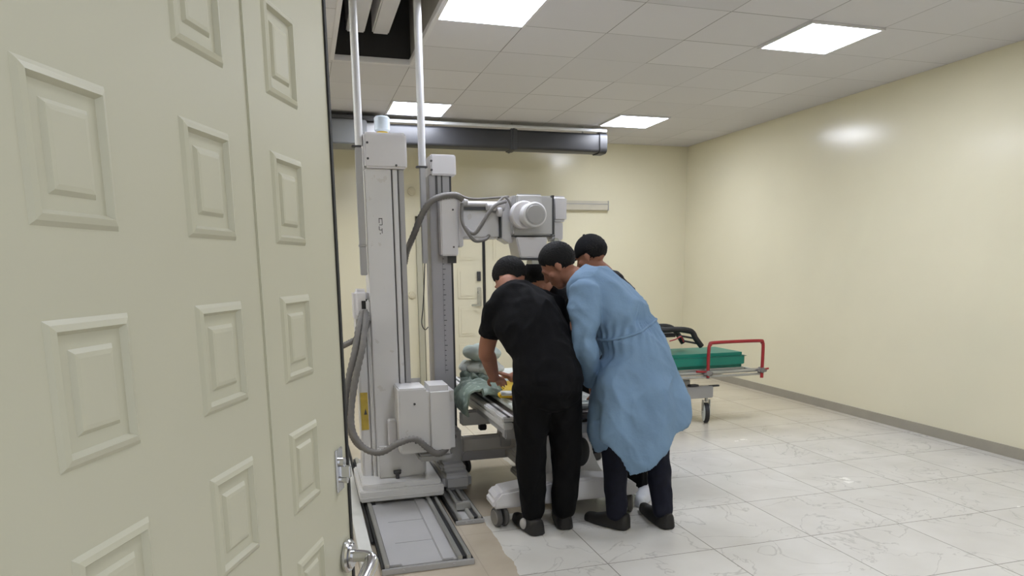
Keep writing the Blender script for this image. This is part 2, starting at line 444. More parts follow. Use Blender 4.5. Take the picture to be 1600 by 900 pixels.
dbox(b, S0, S1, -.055, -.0008, .01, ZT)
dbox(b, -.2655, -.2585, -.001, .0022, .03, ZT-.03, .001)
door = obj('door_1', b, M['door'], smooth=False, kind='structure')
b = bmesh.new(); dbox(b, .0215, .030, -.05, .003, .01, ZT); obj('door_gasket', b, M['black'], door, smooth=False)
b = bmesh.new(); dbox(b, -.034, -.004, 0, .004, 1.105, 1.178, .0015); cyl(b, D(-.020, .003, 1.155), D(-.020, .012, 1.155), .008); cyl(b, D(-.020, .003, 1.125), D(-.020, .016, 1.125), .006)
dbox(b, -.024, -.016, .004, .022, 1.128, 1.150, .002)
obj('lock_plate', b, M['chrome'], door)
b = bmesh.new(); cyl(b, D(-.006, 0, .985), D(-.006, .010, .985), .029, bev=.003); cyl(b, D(-.006, .01, .985), D(-.006, .014, .985), .022, bev=.002)
sloft(b, [D(-.006, .01, .985), D(-.006, .035, .985), D(-.012, .047, .982), D(-.03, .050, .978), D(-.075, .048, .966), D(-.118, .044, .955)], [.011, .010, .0115, .0125, .0115, .009], n=14)
obj('door_handle', b, M['chrome'], door)
# door frame around the doorway
b = bmesh.new(); box(b, (-.36, .28, 0), (-.30, .335, 2.16), .004); box(b, (.72, .28, 0), (.78, .335, 2.16), .004); box(b, (-.36, .28, 2.10), (.78, .335, 2.16), .004)
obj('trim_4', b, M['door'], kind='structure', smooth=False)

# ------------------------------------------------------------------ double door in the back wall
def back_leaf(name, x0, x1):
    b = bmesh.new(); box(b, (x0, YB-.05, .01), (x1, YB-.005, 2.02), .003)
    n = 2; w_ = (x1-x0-.1*(n+1))/n
    for i in range(n):
        a = x0+.1+(w_+.1)*i
        for z0, z1 in ((.12, .5), (.6, .98), (1.08, 1.46), (1.56, 1.92)):
            box(b, (a, YB-.058, z0), (a+w_, YB-.048, z1), .004); box(b, (a+.03, YB-.064, z0+.03), (a+w_-.03, YB-.05, z1-.03), .005)
    return obj(name, b, mat('cream white door', (216, 210, 186), .45, var=.02), kind='structure')
dl = back_leaf('door_2', 1.44, 2.20); dr = back_leaf('door_3', 2.235, 2.80)
b = bmesh.new(); box(b, (2.202, YB-.06, .01), (2.233, YB-.01, 2.02)); obj('trim_5', b, M['black'], kind='structure', smooth=False)
b = bmesh.new(); box(b, (1.36, YB-.07, 0), (1.43, YB, 2.10), .004); box(b, (2.81, YB-.07, 0), (2.88, YB, 2.10), .004); box(b, (1.36, YB-.07, 2.03), (2.88, YB, 2.10), .004)
obj('trim_6', b, M['door'], kind='structure', smooth=False)
b = bmesh.new()
box(b, (2.12, YB-.075, .98), (2.17, YB-.05, 1.22), .004); cyl(b, (2.145, YB-.06, 1.0), (2.145, YB-.12, 1.0), .012); box(b, (2.03, YB-.125, .985), (2.155, YB-.108, 1.012), .006)
cyl(b, (2.145, YB-.06, 1.16), (2.145, YB-.09, 1.16), .02)
obj('door_handle', b, M['chrome'], dl)
b = bmesh.new(); box(b, (2.12, YB-.072, 1.30), (2.17, YB-.05, 1.42), .004); cyl(b, (2.145, YB-.06, 1.36), (2.145, YB-.085, 1.36), .02)
obj('deadbolt', b, M['dark'], dl)

# ------------------------------------------------------------------ dark duct under the ceiling
t = thing('ceiling_duct', (2.3, 8.05, 2.78), 'long charcoal rectangular duct with rounded right end hung under the ceiling', 'duct')
zb, zt = 2.772, 3.005
def rring(x, y0, y1, z0, z1, r, k=4):
    out = []
    for cy_, cz_, a0 in ((y1-r, z1-r, 0), (y0+r, z1-r, 90), (y0+r, z0+r, 180), (y1-r, z0+r, 270)):
        for i in range(k+1):
            a = radians(a0+90*i/k); out.append(V((x, cy_+r*cos(a), cz_+r*sin(a))))
    return out
def rduct(x0, x1, y0, y1, z0, z1, r, inset=0):
    b = bmesh.new(); A = [b.verts.new(p) for p in rring(x0, y0, y1, z0, z1, r)]; B = [b.verts.new(p) for p in rring(x1, y0, y1, z0, z1, r)]; n = len(A)
    for i in range(n): b.faces.new((A[i], B[i], B[(i+1) % n], A[(i+1) % n]))
    b.faces.new(A)
    if inset:
        Cc = [b.verts.new(p) for p in rring(x1, y0+inset, y1-inset, z0+inset, z1-inset, r*.6)]; E_ = [b.verts.new(p) for p in rring(x1-.02, y0+inset, y1-inset, z0+inset, z1-inset, r*.6)]
        for i in range(n):
            b.faces.new((B[i], Cc[i], Cc[(i+1) % n], B[(i+1) % n])); b.faces.new((Cc[i], E_[i], E_[(i+1) % n], Cc[(i+1) % n]))
        b.faces.new(E_)
    else: b.faces.new(B)
    return b
obj('duct_body', rduct(.86, 3.37, 7.92, 8.14, zb, zt-.025, .03), M['duct'], t)
obj('end_sleeve', rduct(3.365, 3.455, 7.90, 8.16, zb-.012, zt-.01, .06, .012), M['duct'], t, label='open rounded end of the duct')
b = bmesh.new(); box(b, (2.325, 7.905, zb-.015), (2.35, 8.155, zt-.012), .004); box(b, (2.30, 7.915, zb-.008), (2.375, 8.145, zt-.02), .003)
obj('flange', b, M['dark'], t)
b = bmesh.new()
for xx in (2.34, 1.3, 3.2): cyl(b, (xx, 8.03, zt-.03), (xx, 8.03, H), .008, 8)
pieces('hanger_rod', b, M['grey_metal'], t)
b = bmesh.new(); cyl(b, (.875, 7.90, 3.005), (3.44, 7.90, 3.005), .018, 12); tag(obj('conduit_pipe', b, M['pipe']), 'thin pale horizontal pipe running along the top of the charcoal duct', 'pipe')
t = thing('duct_box', (.55, 8.0, 2.75), 'light grey duct box left of the charcoal duct, behind the white pipe', 'duct')
b = bmesh.new(); box(b, (-.35, 7.80, 2.74), (.72, 8.2, 2.985), .01); obj('box_body', b, M['duct_light'], t)
b = bmesh.new(); box(b, (-.35, 7.78, 2.985), (.86, 8.21, 3.02), .005); obj('lid', b, M['dark'], t)
b = bmesh.new(); box(b, (.70, 7.90, 2.77), (.865, 8.16, 2.98), .01); obj('coupling', b, M['grey_metal'], t)
# wall cable trunking
t = thing('wall_trunking', (2.8, YB, 2.15), 'pale cable trunking fixed along the back wall behind the x-ray tube', 'trunking')
p0 = at(950, 318, YB-.05); z1_ = p0.z+.03
b = bmesh.new(); box(b, (1.75, YB-.06, z1_-.12), (p0.x, YB, z1_), .006); obj('channel', b, mat('cream trunking', (196, 190, 172), .5), t)
b = bmesh.new(); box(b, (1.75, YB-.066, z1_-.045), (p0.x+.006, YB-.058, z1_-.035), .002); box(b, (p0.x-.004, YB-.066, z1_-.123), (p0.x+.008, YB, z1_+.003), .003); obj('cover_edge', b, M['grey_metal'], t)
# small wall fittings
def wall_disc(name, u, v, r, label, cat):
    p = at(u, v, YB-.01); b = bmesh.new(); cyl(b, (p.x, YB, p.z), (p.x, YB-.02, p.z), r, 24, bev=.004); cyl(b, (p.x, YB-.018, p.z), (p.x, YB-.026, p.z), r*.6, 20, bev=.002)
    tag(obj(name, b, mat('ivory plastic', (212, 204, 178), .4)), label, cat)
wall_disc('wall_socket', 643, 299, .05, 'round ivory wall fitting high between the two grey columns', 'socket')
wall_disc('light_switch', 644, 461, .045, 'round ivory wall fitting low between the two grey columns', 'switch')

# ------------------------------------------------------------------ floor rails and left hand stand
def floor_rail(x0, x1, y0, y1, label, z=.045):
    t = thing('floor_rail', ((x0+x1)/2, y0, 0), label, 'rail', 'steel rails on the floor')
    b = bmesh.new(); box(b, (x0+.035, y0+.02, .003), (x1-.06, y1, z*.55), .003)
    w_ = (x1-x0)
    if w_ > .3:
        box(b, (x0+.035, y0+.02, z*.5), (x0+.10, y1, z*.72), .004); box(b, (x1-.15, y0+.02, z*.5), (x1-.09, y1, z*.72), .004)
        for y in (3.62, 3.95, 4.3): box(b, (x0+.10, y, z*.53), (x1-.15, y+.004, z*.58))
    obj('bed_plate', b, M['grey_metal'], t)
    b = bmesh.new(); box(b, (x1-.075, y0, 0), (x1-.052, y1, z), .003); box(b, (x1-.028, y0, 0), (x1-.008, y1, z), .003); box(b, (x1-.06, y0, 0), (x1-.02, y1, z*.45))
    pieces('guide_profile', b, M['alu'], t)
    b = bmesh.new(); box(b, (x0+.012, y0, 0), (x0+.035, y1, z), .003); pieces('guide_profile', b, M['alu'], t)
    b = bmesh.new(); box(b, (x1-.051, y0+.02, z*.42), (x1-.030, y1, z*.75)); box(b, (x1-.007, y0, 0), (x1+.004, y1, z*.6)); box(b, (x0, y0, 0), (x0+.012, y1, z*.7)); pieces('rubber_strip', b, M['black'], t)
    b = bmesh.new(); box(b, (x0-.004, y0-.012, 0), (x1+.006, y0+.001, z*.62), .003)
    for xx in (x0+.1, x1-.1): cyl(b, (xx, y0-.018, z*.3), (xx, y0-.01, z*.3), .007, 10)
    obj('end_plate', b, M['grey_metal'], t)
    return t
floor_rail(.285, .735, 3.30, 5.4, 'wide pale steel floor rail under the left grey column', .05)
floor_rail(.765, .925, 3.86, 6.2, 'short narrow floor rail under the ruled column', .04)
b = bmesh.new()
t = thing('floor_trunking', (.24, 4.8, 0), 'white cable trunking on the floor between door and rail', 'trunking')
prism(b, [(.185, 0), (.265, 0), (.258, .03), (.192, .03)], 3.4, 6.3, .002); obj('cover', b, M['floor_white_trunk'], t, smooth=False)
b = bmesh.new(); tube(b, [(.275, 3.7, .012), (.278, 4.2, .014), (.27, 4.8, .012), (.275, 5.6, .012), (.272, 6.2, .012)], .009, 8); obj('cable', b, M['black'], t)

def screws(parent, pts, r=.006):
    b = bmesh.new()
    for p in pts: cyl(b, V(p)+V((0, .004, 0)), V(p)-V((0, .004, 0)), r, 10)
    return pieces('screw', b, M['dark'], parent)
# left column: chest stand
t = thing('bucky_stand', (.5, 4.55, .05), 'tall grey column with flat mast and receptor box, nearest the open door', 'x-ray stand')
YC = 4.45
b = bmesh.new(); box(b, (.385, YC, .10), (.540, YC+.26, 2.06), .005); obj('mast', b, M['white_metal'], t)
b = bmesh.new(); box(b, (.5405, YC+.03, .12), (.549, YC+.25, 2.06)); box(b, (.5775, YC+.03, .12), (.586, YC+.25, 2.06)); pieces('guide_groove', b, M['hose'], t, smooth=False)
b = bmesh.new(); box(b, (.549, YC+.005, .12), (.5775, YC+.25, 2.06), .004); obj('guide_rail', b, M['white_metal'], t)
b = bmesh.new(); box(b, (.586, YC+.01, .12), (.618, YC+.25, 2.06), .004); obj('guide_rail', b, M['grey_metal'], t)
b = bmesh.new(); box(b, (.385, YC-.03, 2.058), (.637, YC+.28, 2.262), .012); cap1 = obj('top_cover', b, M['cap'], t)
screws(cap1, [(.405, YC-.03, 2.20), (.405, YC-.03, 2.11), (.57, YC-.03, 2.075)], .007)
b = bmesh.new(); box(b, (.36, YC+.02, .12), (.3855, YC+.24, 1.28), .008); box(b, (.295, YC+.05, .10), (.362, YC+.24, 1.20), .012); obj('rear_housing', b, M['white_metal'], t)
b = bmesh.new(); box(b, (.288, YC+.045, 1.14), (.3852, YC+.24, 1.345), .025, 3); hub = obj('cable_outlet', b, M['cap'], t)
b = bmesh.new(); box(b, (.325, YC+.038, 1.215), (.384, YC+.06, 1.285), .010); obj('outlet_hole', b, M['black'], hub)
b = bmesh.new(); box(b, (.30, YC+.044, .46), (.345, YC+.052, .70)); pl = obj('warning_plate', b, M['yellow'], t, smooth=False)
b = bmesh.new(); prism(b, [(.318, .56), (.338, .56), (.328, .60)], YC+.040, YC+.0445); obj('warning_mark', b, M['dark'], pl, smooth=False)
# sign on mast
b = bmesh.new()
mx, mz = .468, 1.71
for (x0, z0, x1, z1) in ((-.012, .055, .010, .060), (-.012, .03, -.008, .058), (.006, .02, .010, .06), (-.010, .018, .008, .022), (-.013, -.01, -.009, .012), (-.010, -.012, .004, -.008), (.004, -.03, .008, .0), (-.008, -.035, -.003, -.028)):
    box(b, (mx+x0, YC-.0012, mz+z0), (mx+x1, YC+.001, mz+z1))
obj('printed_mark', b, M['dark'], t, smooth=False)
# base carriage
b = bmesh.new(); box(b, (.255, 4.27, .052), (.775, 4.86, .125), .008); box(b, (.275, 4.29, .12), (.76, 4.84, .155), .006)
box(b, (.255, 4.265, .075), (.775, 4.285, .082), .002)
base1 = obj('carriage', b, M['white_metal'], t)
b = bmesh.new(); box(b, (.315, 4.262, .01), (.345, 4.33, .052)); box(b, (.70, 4.262, .01), (.73, 4.33, .052)); pieces('slider', b, M['black'], base1)
b = bmesh.new(); box(b, (.385, 4.405, .154), (.66, 4.46, .36), .012); box(b, (.60, 4.40, .154), (.69, 4.62, .30), .02); obj('foot_cover', b, M['white_metal'], t)
b = bmesh.new(); cyl(b, (.500, 4.385, .152), (.500, 4.385, .185), .012, 12); cyl(b, (.500, 4.385, .185), (.500, 4.385, .205), .024, 14, bev=.004); box(b, (.475, 4.375, .20), (.525, 4.392, .212), .003); obj('locking_knob', b, M['dark'], t)
# receptor box
b = bmesh.new(); box(b, (.505, 4.22, .352), (.675, 4.46, .755), .008); box(b, (.66, 4.19, .335), (.845, 4.46, .765), .035, 4)
bx = obj('receptor_box', b, M['white_metal'], t)
screws(bx, [(.60, 4.218, .66), (.60, 4.218, .42)], .007)
b = bmesh.new(); box(b, (.455, 4.36, .335), (.506, 4.445, .535), .006); obj('side_cover', b, M['cap'], t)
b = bmesh.new(); box(b, (.62, 4.23, .29), (.83, 4.40, .336), .012); obj('lower_tray', b, M['grey_metal'], bx)
# hoses
def hose(pts, r, name='cable_hose', parent=None, label=None, ribs=.012):
    b = bmesh.new(); tube(b, pts, r, 12, 10, ribs); return obj(name, b, M['hose'], parent, ang=1.2)
hose([at(572, 486, 4.49), at(571, 505, 4.43), at(566, 545, 4.36), at(556, 590, 4.33), at(549, 640, 4.30), at(552, 676, 4.26), at(570, 701, 4.22), at(595, 707, 4.18), at(622, 693, 4.16), at(648, 686, 4.16), at(668, 700, 4.17), at(684, 709, 4.18), at(698, 700, 4.24), at(708, 682, 4.5)], .021, parent=t)
hose([at(567, 487, 4.49), at(561, 510, 4.43), at(554, 550, 4.38), at(545, 590, 4.36), at(540, 630, 4.36), at(545, 668, 4.34), at(553, 680, 4.3)], .021, parent=t)
hose([at(576, 500, 4.47), at(563, 540, 4.46), at(557, 580, 4.46), at(550, 615, 4.46)], .019, parent=t)
hose([at(562, 528, 4.44), at(545, 536, 4.44), at(528, 546, 4.48), at(505, 570, 4.6)], .019, parent=t)
hose([at(548, 650, 4.3), at(548, 672, 4.3), at(556, 690, 4.3), at(566, 699, 4.25)], .022, parent=t, label='clamp')
# bottle like lamp on top of left column
t2 = thing('warning_lamp', (.51, YC+.1, 2.262), 'small milky cylinder lamp with yellow foot on top of the left column', 'lamp')
b = bmesh.new(); cyl(b, (.51, YC+.1, 2.2625), (.51, YC+.1, 2.285), .036, 20, bev=.004); obj('foot', b, M['yellow_bright'], t2)
b = bmesh.new(); cyl(b, (.51, YC+.1, 2.285), (.51, YC+.1, 2.375), .047, 24, bev=.01); obj('dome', b, M['plastic'], t2)
# vertical pipes
def vpipe(u, vtop, vend, Y, zend, label, r):
    a = at(u, vtop, Y); p = at(u, vtop, Y)
    return a
pA = at(560.5, 215, YC+.03)
t2 = thing('conduit_pipe', (pA.x, pA.y, 1.45), 'white vertical pipe from the ceiling opening down the left side of left column', 'pipe')
b = bmesh.new(); cyl(b, (pA.x, pA.y, 2.19), (pA.x, pA.y, H+.6), .0235, 16); obj('pipe', b, M['pipe'], t2)
b = bmesh.new(); box(b, (pA.x-.045, pA.y-.02, 2.178), (pA.x+.012, pA.y+.02, 2.19), .003); pieces('clamp', b, M['dark'], t2)
b = bmesh.new(); box(b, (pA.x-.026, pA.y-.02, 1.43), (pA.x+.014, pA.y+.02, 2.18), .004); box(b, (pA.x-.03, pA.y-.022, 1.60), (pA.x+.016, pA.y+.02, 1.615), .002); obj('flat_conduit', b, M['grey_metal'], t2, label='grey lower conduit')
Y2 = 4.60
pB = at(659, 235, Y2)
t2 = thing('conduit_pipe', (pB.x, pB.y, 1.55), 'white vertical pipe from ceiling to the top of the ruled column', 'pipe')
b = bmesh.new(); cyl(b, (pB.x, pB.y, 2.10), (pB.x, pB.y, H+.6), .0235, 16); obj('pipe', b, M['pipe'], t2)
b = bmesh.new(); box(b, (pB.x-.04, pB.y-.02, 2.088), (pB.x+.03, pB.y+.02, 2.10), .003); pieces('clamp', b, M['dark'], t2)
b = bmesh.new(); box(b, (pB.x-.018, pB.y-.02, 1.50), (pB.x+.016, pB.y+.02, 2.09), .004); obj('flat_conduit', b, M['grey_metal'], t2, label='grey lower conduit')
b = bmesh.new(); tube(b, [at(664, 400, 4.62), at(663, 440, 4.62), at(661, 480, 4.62), at(659, 505, 4.62), at(664, 515, 4.62), at(669, 511, 4.63)], .0035, 6)
obj('loose_wire', b, M['dark'], t2)

# ------------------------------------------------------------------ x-ray tube stand
t = thing('x_ray_tube_stand', (.87, 4.7, .04), 'grey x-ray tube stand with ruled mast, side arm and round tube head', 'x-ray machine')
b = bmesh.new(); box(b, (.795, Y2, .15), (.925, Y2+.20, 2.05), .005); obj('mast', b, mat('lilac grey enamel', (172, 171, 175), .42, var=.03), t)
b = bmesh.new(); box(b, (.925, Y2+.012, .15), (.940, Y2+.19, 2.05), .003); obj('mast_edge', b, M['dark'], t)
b = bmesh.new(); box(b, (.835, Y2-.006, 1.90), (.848, Y2+.01, 2.06)); box(b, (.872, Y2-.006, 1.90), (.880, Y2+.01, 2.06)); pieces('guide_groove', b, M['dark'], t, smooth=False)
b = bmesh.new(); box(b, (.8665, Y2-.0012, .78), (.8675, Y2+.001, 1.65))
for i in range(26):
    z = .80+i*.033
    box(b, (.8670, Y2-.002, z), (.878 if i % 5 else .886, Y2+.001, z+.004))
obj('ruler_marks', b, M['dark'], t, smooth=False)
b = bmesh.new(); box(b, (.803, Y2-.03, 2.045), (.965, Y2+.22, 2.172), .008); cc = obj('top_cover', b, M['cap'], t)
screws(cc, [(.808, Y2-.03, 2.13), (.808, Y2-.03, 2.075)], .007)
b = bmesh.new(); box(b, (.845, Y2-.09, 1.545), (.955, Y2, 1.915), .008); box(b, (.955, Y2-.08, 1.60), (.992, Y2+.18, 1.91), .008); cg = obj('carriage', b, M['cap'], t)
screws(cg, [(.925, Y2-.09, 1.83), (.925, Y2-.09, 1.60)], .006)
b = bmesh.new(); box(b, (.83, Y2-.06, 1.915), (.99, Y2+.05, 1.924)); box(b, (.90, Y2-.02, 1.50), (.955, Y2+.1, 1.546)); pieces('painted_gap_shade', b, M['dark'], cg, smooth=False)  # solid dark strips stand in for shade around the carriage
# foot
b = bmesh.new(); box(b, (.782, 4.34, .045), (.975, 4.92, .16), .03, 3); box(b, (.79, 4.42, .14), (.955, 4.86, .20), .02, 3); box(b, (.795, 4.50, .18), (.945, 4.82, .42), .015); obj('foot', b, M['grey_metal'], t)
b = bmesh.new(); cyl(b, (.82, 4.05, .055), (.82, 4.34, .055), .012, 12); cyl(b, (.87, 4.10, .055), (.87, 4.34, .055), .012, 12); box(b, (.80, 4.02, .03), (.89, 4.06, .075), .004); obj('travel_stop', b, M['alu'], t)
# arm
b = bmesh.new(); box(b, (.985, Y2-.03, 1.655), (1.245, Y2+.13, 1.835), .012); obj('arm', b, M['white_metal'], t)
b = bmesh.new(); cyl(b, (.985, Y2-.02, 1.872), (1.29, Y2-.02, 1.872), .019, 16); cyl(b, (1.15, Y2-.06, 1.855), (1.27, Y2-.06, 1.855), .026, 16, bev=.004); cyl(b, (1.0, Y2-.045, 1.885), (1.03, Y2-.045, 1.885), .026, 14, bev=.004); cyl(b, (1.215, Y2-.08, 1.82), (1.245, Y2-.08, 1.82), .03, 14, bev=.005); pieces('arm_tube', b, M['cap'], t)
b = bmesh.new(); box(b, (.988, Y2-.036, 1.835), (1.24, Y2+.12, 1.852)); box(b, (1.243, Y2-.05, 1.66), (1.252, Y2+.1, 1.86)); pieces('arm_seam', b, M['dark'], t, smooth=False)
prism_b = bmesh.new(); prism(prism_b, [(1.25, 1.655), (1.315, 1.62), (1.345, 1.66), (1.345, 1.90), (1.25, 1.90)], Y2-.05, Y2+.10, .006); obj('arm_bracket', prism_b, M['white_metal'], t)
# tube head
b = bmesh.new(); box(b, (1.315, Y2-.10, 1.672), (1.585, Y2+.14, 1.925), .01); box(b, (1.33, Y2-.13, 1.83), (1.51, Y2-.09, 1.932), .012, 3); hd = obj('tube_housing', b, mat('tube housing grey', (186, 185, 184), .42, var=.02), t)
b = bmesh.new(); box(b, (1.585, Y2-.09, 1.68), (1.60, Y2+.13, 1.93)); box(b, (1.318, Y2-.104, 1.667), (1.60, Y2+.12, 1.674)); pieces('housing_seam', b, M['dark'], hd, smooth=False)
b = bmesh.new(); box(b, (1.60, Y2-.07, 1.765), (1.70, Y2+.12, 1.93), .016, 3); box(b, (1.605, Y2-.05, 1.64), (1.68, Y2+.10, 1.77), .012); obj('control_box', b, M['cap'], t)
dc = at(832, 336, Y2-.2); dx, dz_ = dc.x, dc.z
b = bmesh.new(); cyl(b, (dx-.04, Y2-.165, dz_+.004), (dx-.04, Y2-.10, dz_+.004), .088, 36, bev=.008); obj('tube_collar', b, M['cap'], t)
b = bmesh.new(); cyl(b, (dx, Y2-.26, dz_), (dx, Y2-.12, dz_), .077, 40, bev=.008); drum = obj('tube_drum', b, M['white_metal'], t)
b = bmesh.new(); cyl(b, (dx, Y2-.262, dz_), (dx, Y2-.255, dz_), .066, 36, bev=.002); cyl(b, (dx, Y2-.268, dz_), (dx, Y2-.26, dz_), .058, 36, bev=.002); obj('end_disc', b, M['grey_metal'], drum)
b = bmesh.new(); prism(b, [(1.33, 1.662), (1.55, 1.662), (1.525, 1.53), (1.36, 1.53)], Y2-.11, Y2+.10, .008); coll = obj('collimator', b, M['cap'], t)
b = bmesh.new(); box(b, (1.355, Y2-.10, 1.516), (1.53, Y2+.09, 1.531)); obj('collimator_window', b, M['dark'], coll, smooth=False)
b = bmesh.new(); box(b, (1.44, Y2-.10, 1.49), (1.60, Y2+.02, 1.514), .005); obj('beam_slide', b, M['alu'], coll)
b = bmesh.new(); cyl(b, (1.60, Y2-.10, 1.64), (1.60, Y2-.14, 1.64), .016, 14); obj('knob', b, M['alu'], coll)
# cables on the arm
def cable(pts, r, parent, name='cable'):
    b = bmesh.new(); tube(b, pts, r, 10, 8); return obj(name, b, M['hose'], parent)
cable([at(722, 318, 4.5), at(722, 345, 4.47), at(730, 362, 4.46), at(742, 376, 4.46), at(758, 374, 4.5), at(764, 368, 4.58)], .011, t)
cable([at(727, 355, 4.5), at(740, 365, 4.45), at(750, 355, 4.44), at(762, 335, 4.44), at(775, 320, 4.45), at(790, 315, 4.5)], .012, t)
cable([at(775, 320, 4.46), at(788, 308, 4.5), at(797, 318, 4.5), at(800, 335, 4.52)], .008, t)
hose([at(632, 412, 4.9), at(636, 392, 4.84), at(646, 368, 4.66), at(659, 336, 4.53), at(672, 316, 4.5), at(690, 307, 4.5), at(712, 305, 4.5), at(724, 312, 4.5)], .0215, parent=t)
cable([at(694, 303, 4.52), at(712, 302, 4.5), at(728, 309, 4.48), at(745, 311, 4.48), at(775, 309, 4.5), at(795, 307, 4.52)], .007, t)

# ------------------------------------------------------------------ examination table
t = thing('examination_table', (1.4, 4.6, 0), 'grey x-ray examination table on castors that the men lean over', 'table')
TX0, TX1, TY0, TY1, TZ = 1.03, 1.78, 3.78, 5.45, .635
b = bmesh.new(); box(b, (TX0+.055, TY0+.02, TZ-.05), (TX1-.055, TY1-.02, TZ-.01), .01); obj('tabletop', b, mat('dark tabletop', (88, 80, 76), .45), t)
for x in (TX0, TX1-.075):
    b = bmesh.new(); box(b, (x, TY0, TZ-.03), (x+.075, TY1, TZ), .006); box(b, (x+.008, TY0, TZ-.075), (x+.065, TY1, TZ-.035), .006)
    r_ = obj('side_rail', b, M['white_metal'], t)
    b = bmesh.new(); box(b, (x+.03, TY0-.002, TZ-.002), (x+.045, TY1+.002, TZ+.003)); obj('rail_slot', b, M['dark'], r_, smooth=False)
b = bmesh.new(); box(b, (TX0+.02, TY0+.02, TZ-.135), (TX1-.02, TY0+.09, TZ-.07), .008); box(b, (TX0+.02, TY1-.09, TZ-.135), (TX1-.02, TY1-.02, TZ-.07), .008)
box(b, (TX0+.03, TY0+.05, TZ-.125), (TX0+.10, TY1-.05, TZ-.075), .006); box(b, (TX1-.10, TY0+.05, TZ-.125), (TX1-.03, TY1-.05, TZ-.075), .006)
obj('under_frame', b, M['grey_metal'], t)
YBm = 4.55
b = bmesh.new(); box(b, (.955, YBm, .425), (1.75, YBm+.07, .525), .012, 3); obj('cross_beam', b, mat('warm grey enamel', (205, 202, 196), .45), t)
b = bmesh.new(); box(b, (.955, YBm, .245), (1.75, YBm+.07, .345), .012, 3); obj('cross_beam', b, mat('warm grey enamel', (196, 192, 186), .45), t)
b = bmesh.new(); box(b, (1.22, YBm-.01, .26), (1.30, YBm+.08, .56), .008); obj('upright', b, M['grey_metal'], t)
b = bmesh.new(); box(b, (1.08, YBm+.0, .385), (1.13, YBm+.05, .426), .006); obj('stop_block', b, M['black'], t)
# pedestal and base
b = bmesh.new()
prof = [(1.30, .10), (1.78, .10), (1.76, .16), (1.70, .24), (1.655, .34), (1.64, .50), (1.64, .53), (1.30, .53)]
prism(b, prof, 3.95, 4.45, .012); obj('pedestal', b, M['white_metal'], t)
b = bmesh.new(); box(b, (1.28, 3.90, .085), (1.79, 4.52, .13), .012); obj('pedestal_skirt', b, M['grey_metal'], t)
def base_arm(y0, y1, x0=.955):
    b = bmesh.new()
    prism(b, [(x0, .115), (x0, .17), (x0+.045, .215), (1.30, .25), (1.55, .25), (1.80, .215), (1.86, .17), (1.86, .115)], y0, y1, .016); return b
obj('base_arm', base_arm(3.72, 3.90), M['cap'], t); obj('base_arm', base_arm(4.78, 4.94, .99), M['cap'], t)
b = bmesh.new(); box(b, (1.32, 3.85, .12), (1.72, 4.82, .20), .02, 3); obj('base_spine', b, M['cap'], t)
M['tyre'] = mat('grey castor tyre', (84, 82, 80), .5, var=.08)
M['hubcap'] = mat('grey castor cover', (128, 124, 118), .45, var=.05)
def castor(parent, x, y, r=.056, a=0, name='castor'):
    e = bpy.data.objects.new(name, None)
    C.objects.link(e); e.parent = parent; e.location = V((x, y, 0))-origin(parent); e.empty_display_size = .05
    ax = V((cos(a), sin(a), 0)); c = V((x, y, r+.001))
    for s in (-1, 1):
        b = bmesh.new(); loft(b, [c+ax*s*.008, c+ax*s*.012, c+ax*s*.030, c+ax*s*.036], [r*.9, r, r, r*.88], n=28); obj('wheel', b, M['tyre'], e)
        b = bmesh.new(); loft(b, [c+ax*s*.034, c+ax*s*.040, c+ax*s*.043], [r*.78, r*.74, r*.5], n=24); obj('hub', b, M['hubcap'], e)
    b = bmesh.new(); cyl(b, c, c+V((0, 0, r+.03)), .012, 12); cyl(b, c-ax*.03, c+ax*.03, .009, 10); obj('stem', b, M['dark'], e)
    return e
castor(t, 1.005, 3.77, a=radians(12)); castor(t, 1.80, 3.77, a=radians(-25)); castor(t, 1.035, 4.88, a=radians(15)); castor(t, 1.80, 4.86, a=radians(5))
# small dark foot switch hanging at the pedestal
p = at(908, 706, 3.86)
t2 = thing('hand_switch', p, 'black oval hand control hanging at the pedestal behind the black trousers', 'hand control')
b = bmesh.new(); ell(b, p, (.055, .022, .09)); obj('shell', b, M['black'], t2)
b = bmesh.new(); ell(b, p+V((.012, .012, 0)), (.056, .018, .094)); obj('rim', b, M['cap'], t2)
b = bmesh.new(); tube(b, [p+V((0, .01, .085)), p+V((.0, .03, .15)), (p.x, 3.90, .50)], .006, 8); obj('cord', b, M['black'], t2)

# ------------------------------------------------------------------ bedding on the table
def cloth_blob(c, r, amp, seed, scale=9, floorz=None, rot=0):
    b = bmesh.new(); bmesh.ops.create_icosphere(b, subdivisions=5, radius=1)
    for v in b.verts:
        n = v.co.normalized(); q = V((n.x*r[0], n.y*r[1], n.z*r[2]))
        k = abs(noise.noise(q*scale+V((seed, 0, 0))))*2-.5 + .5*noise.noise(q*scale*2.3+V((seed, 5, 0)))
        q += n*amp*k; q = Matrix.Rotation(rot, 3, 'Z') @ q
        v.co = V(c)+q
        if floorz is not None and v.co.z < floorz: v.co.z = floorz
    return b
# mattress pad under the patient sheet
b = bmesh.new(); box(b, (TX0+.10, TY0+.10, TZ-.008), (TX1-.10, TY1-.05, TZ+.045), .018, 3); tag(obj('table_pad', b, M['sheet']), 'thin white pad lying on the examination table', 'pad')
c = at(746, 552, 4.75); tag(obj('pillow', cloth_blob((c.x+.04, 4.80, c.z+.0), (.13, .17, .060), .012, 3, 8), mat('pale pillow cloth', (200, 212, 204), .85, var=.05)), 'pale rounded pillow on top of the crumpled bedding', 'pillow')
c = at(738, 574, 4.72); tag(obj('folded_sheet', cloth_blob((c.x+.085, 4.80, c.z-.012), (.15, .20, .058), .022, 11, 11), M['sheet']), 'white crumpled sheet under the pale pillow', 'sheet')
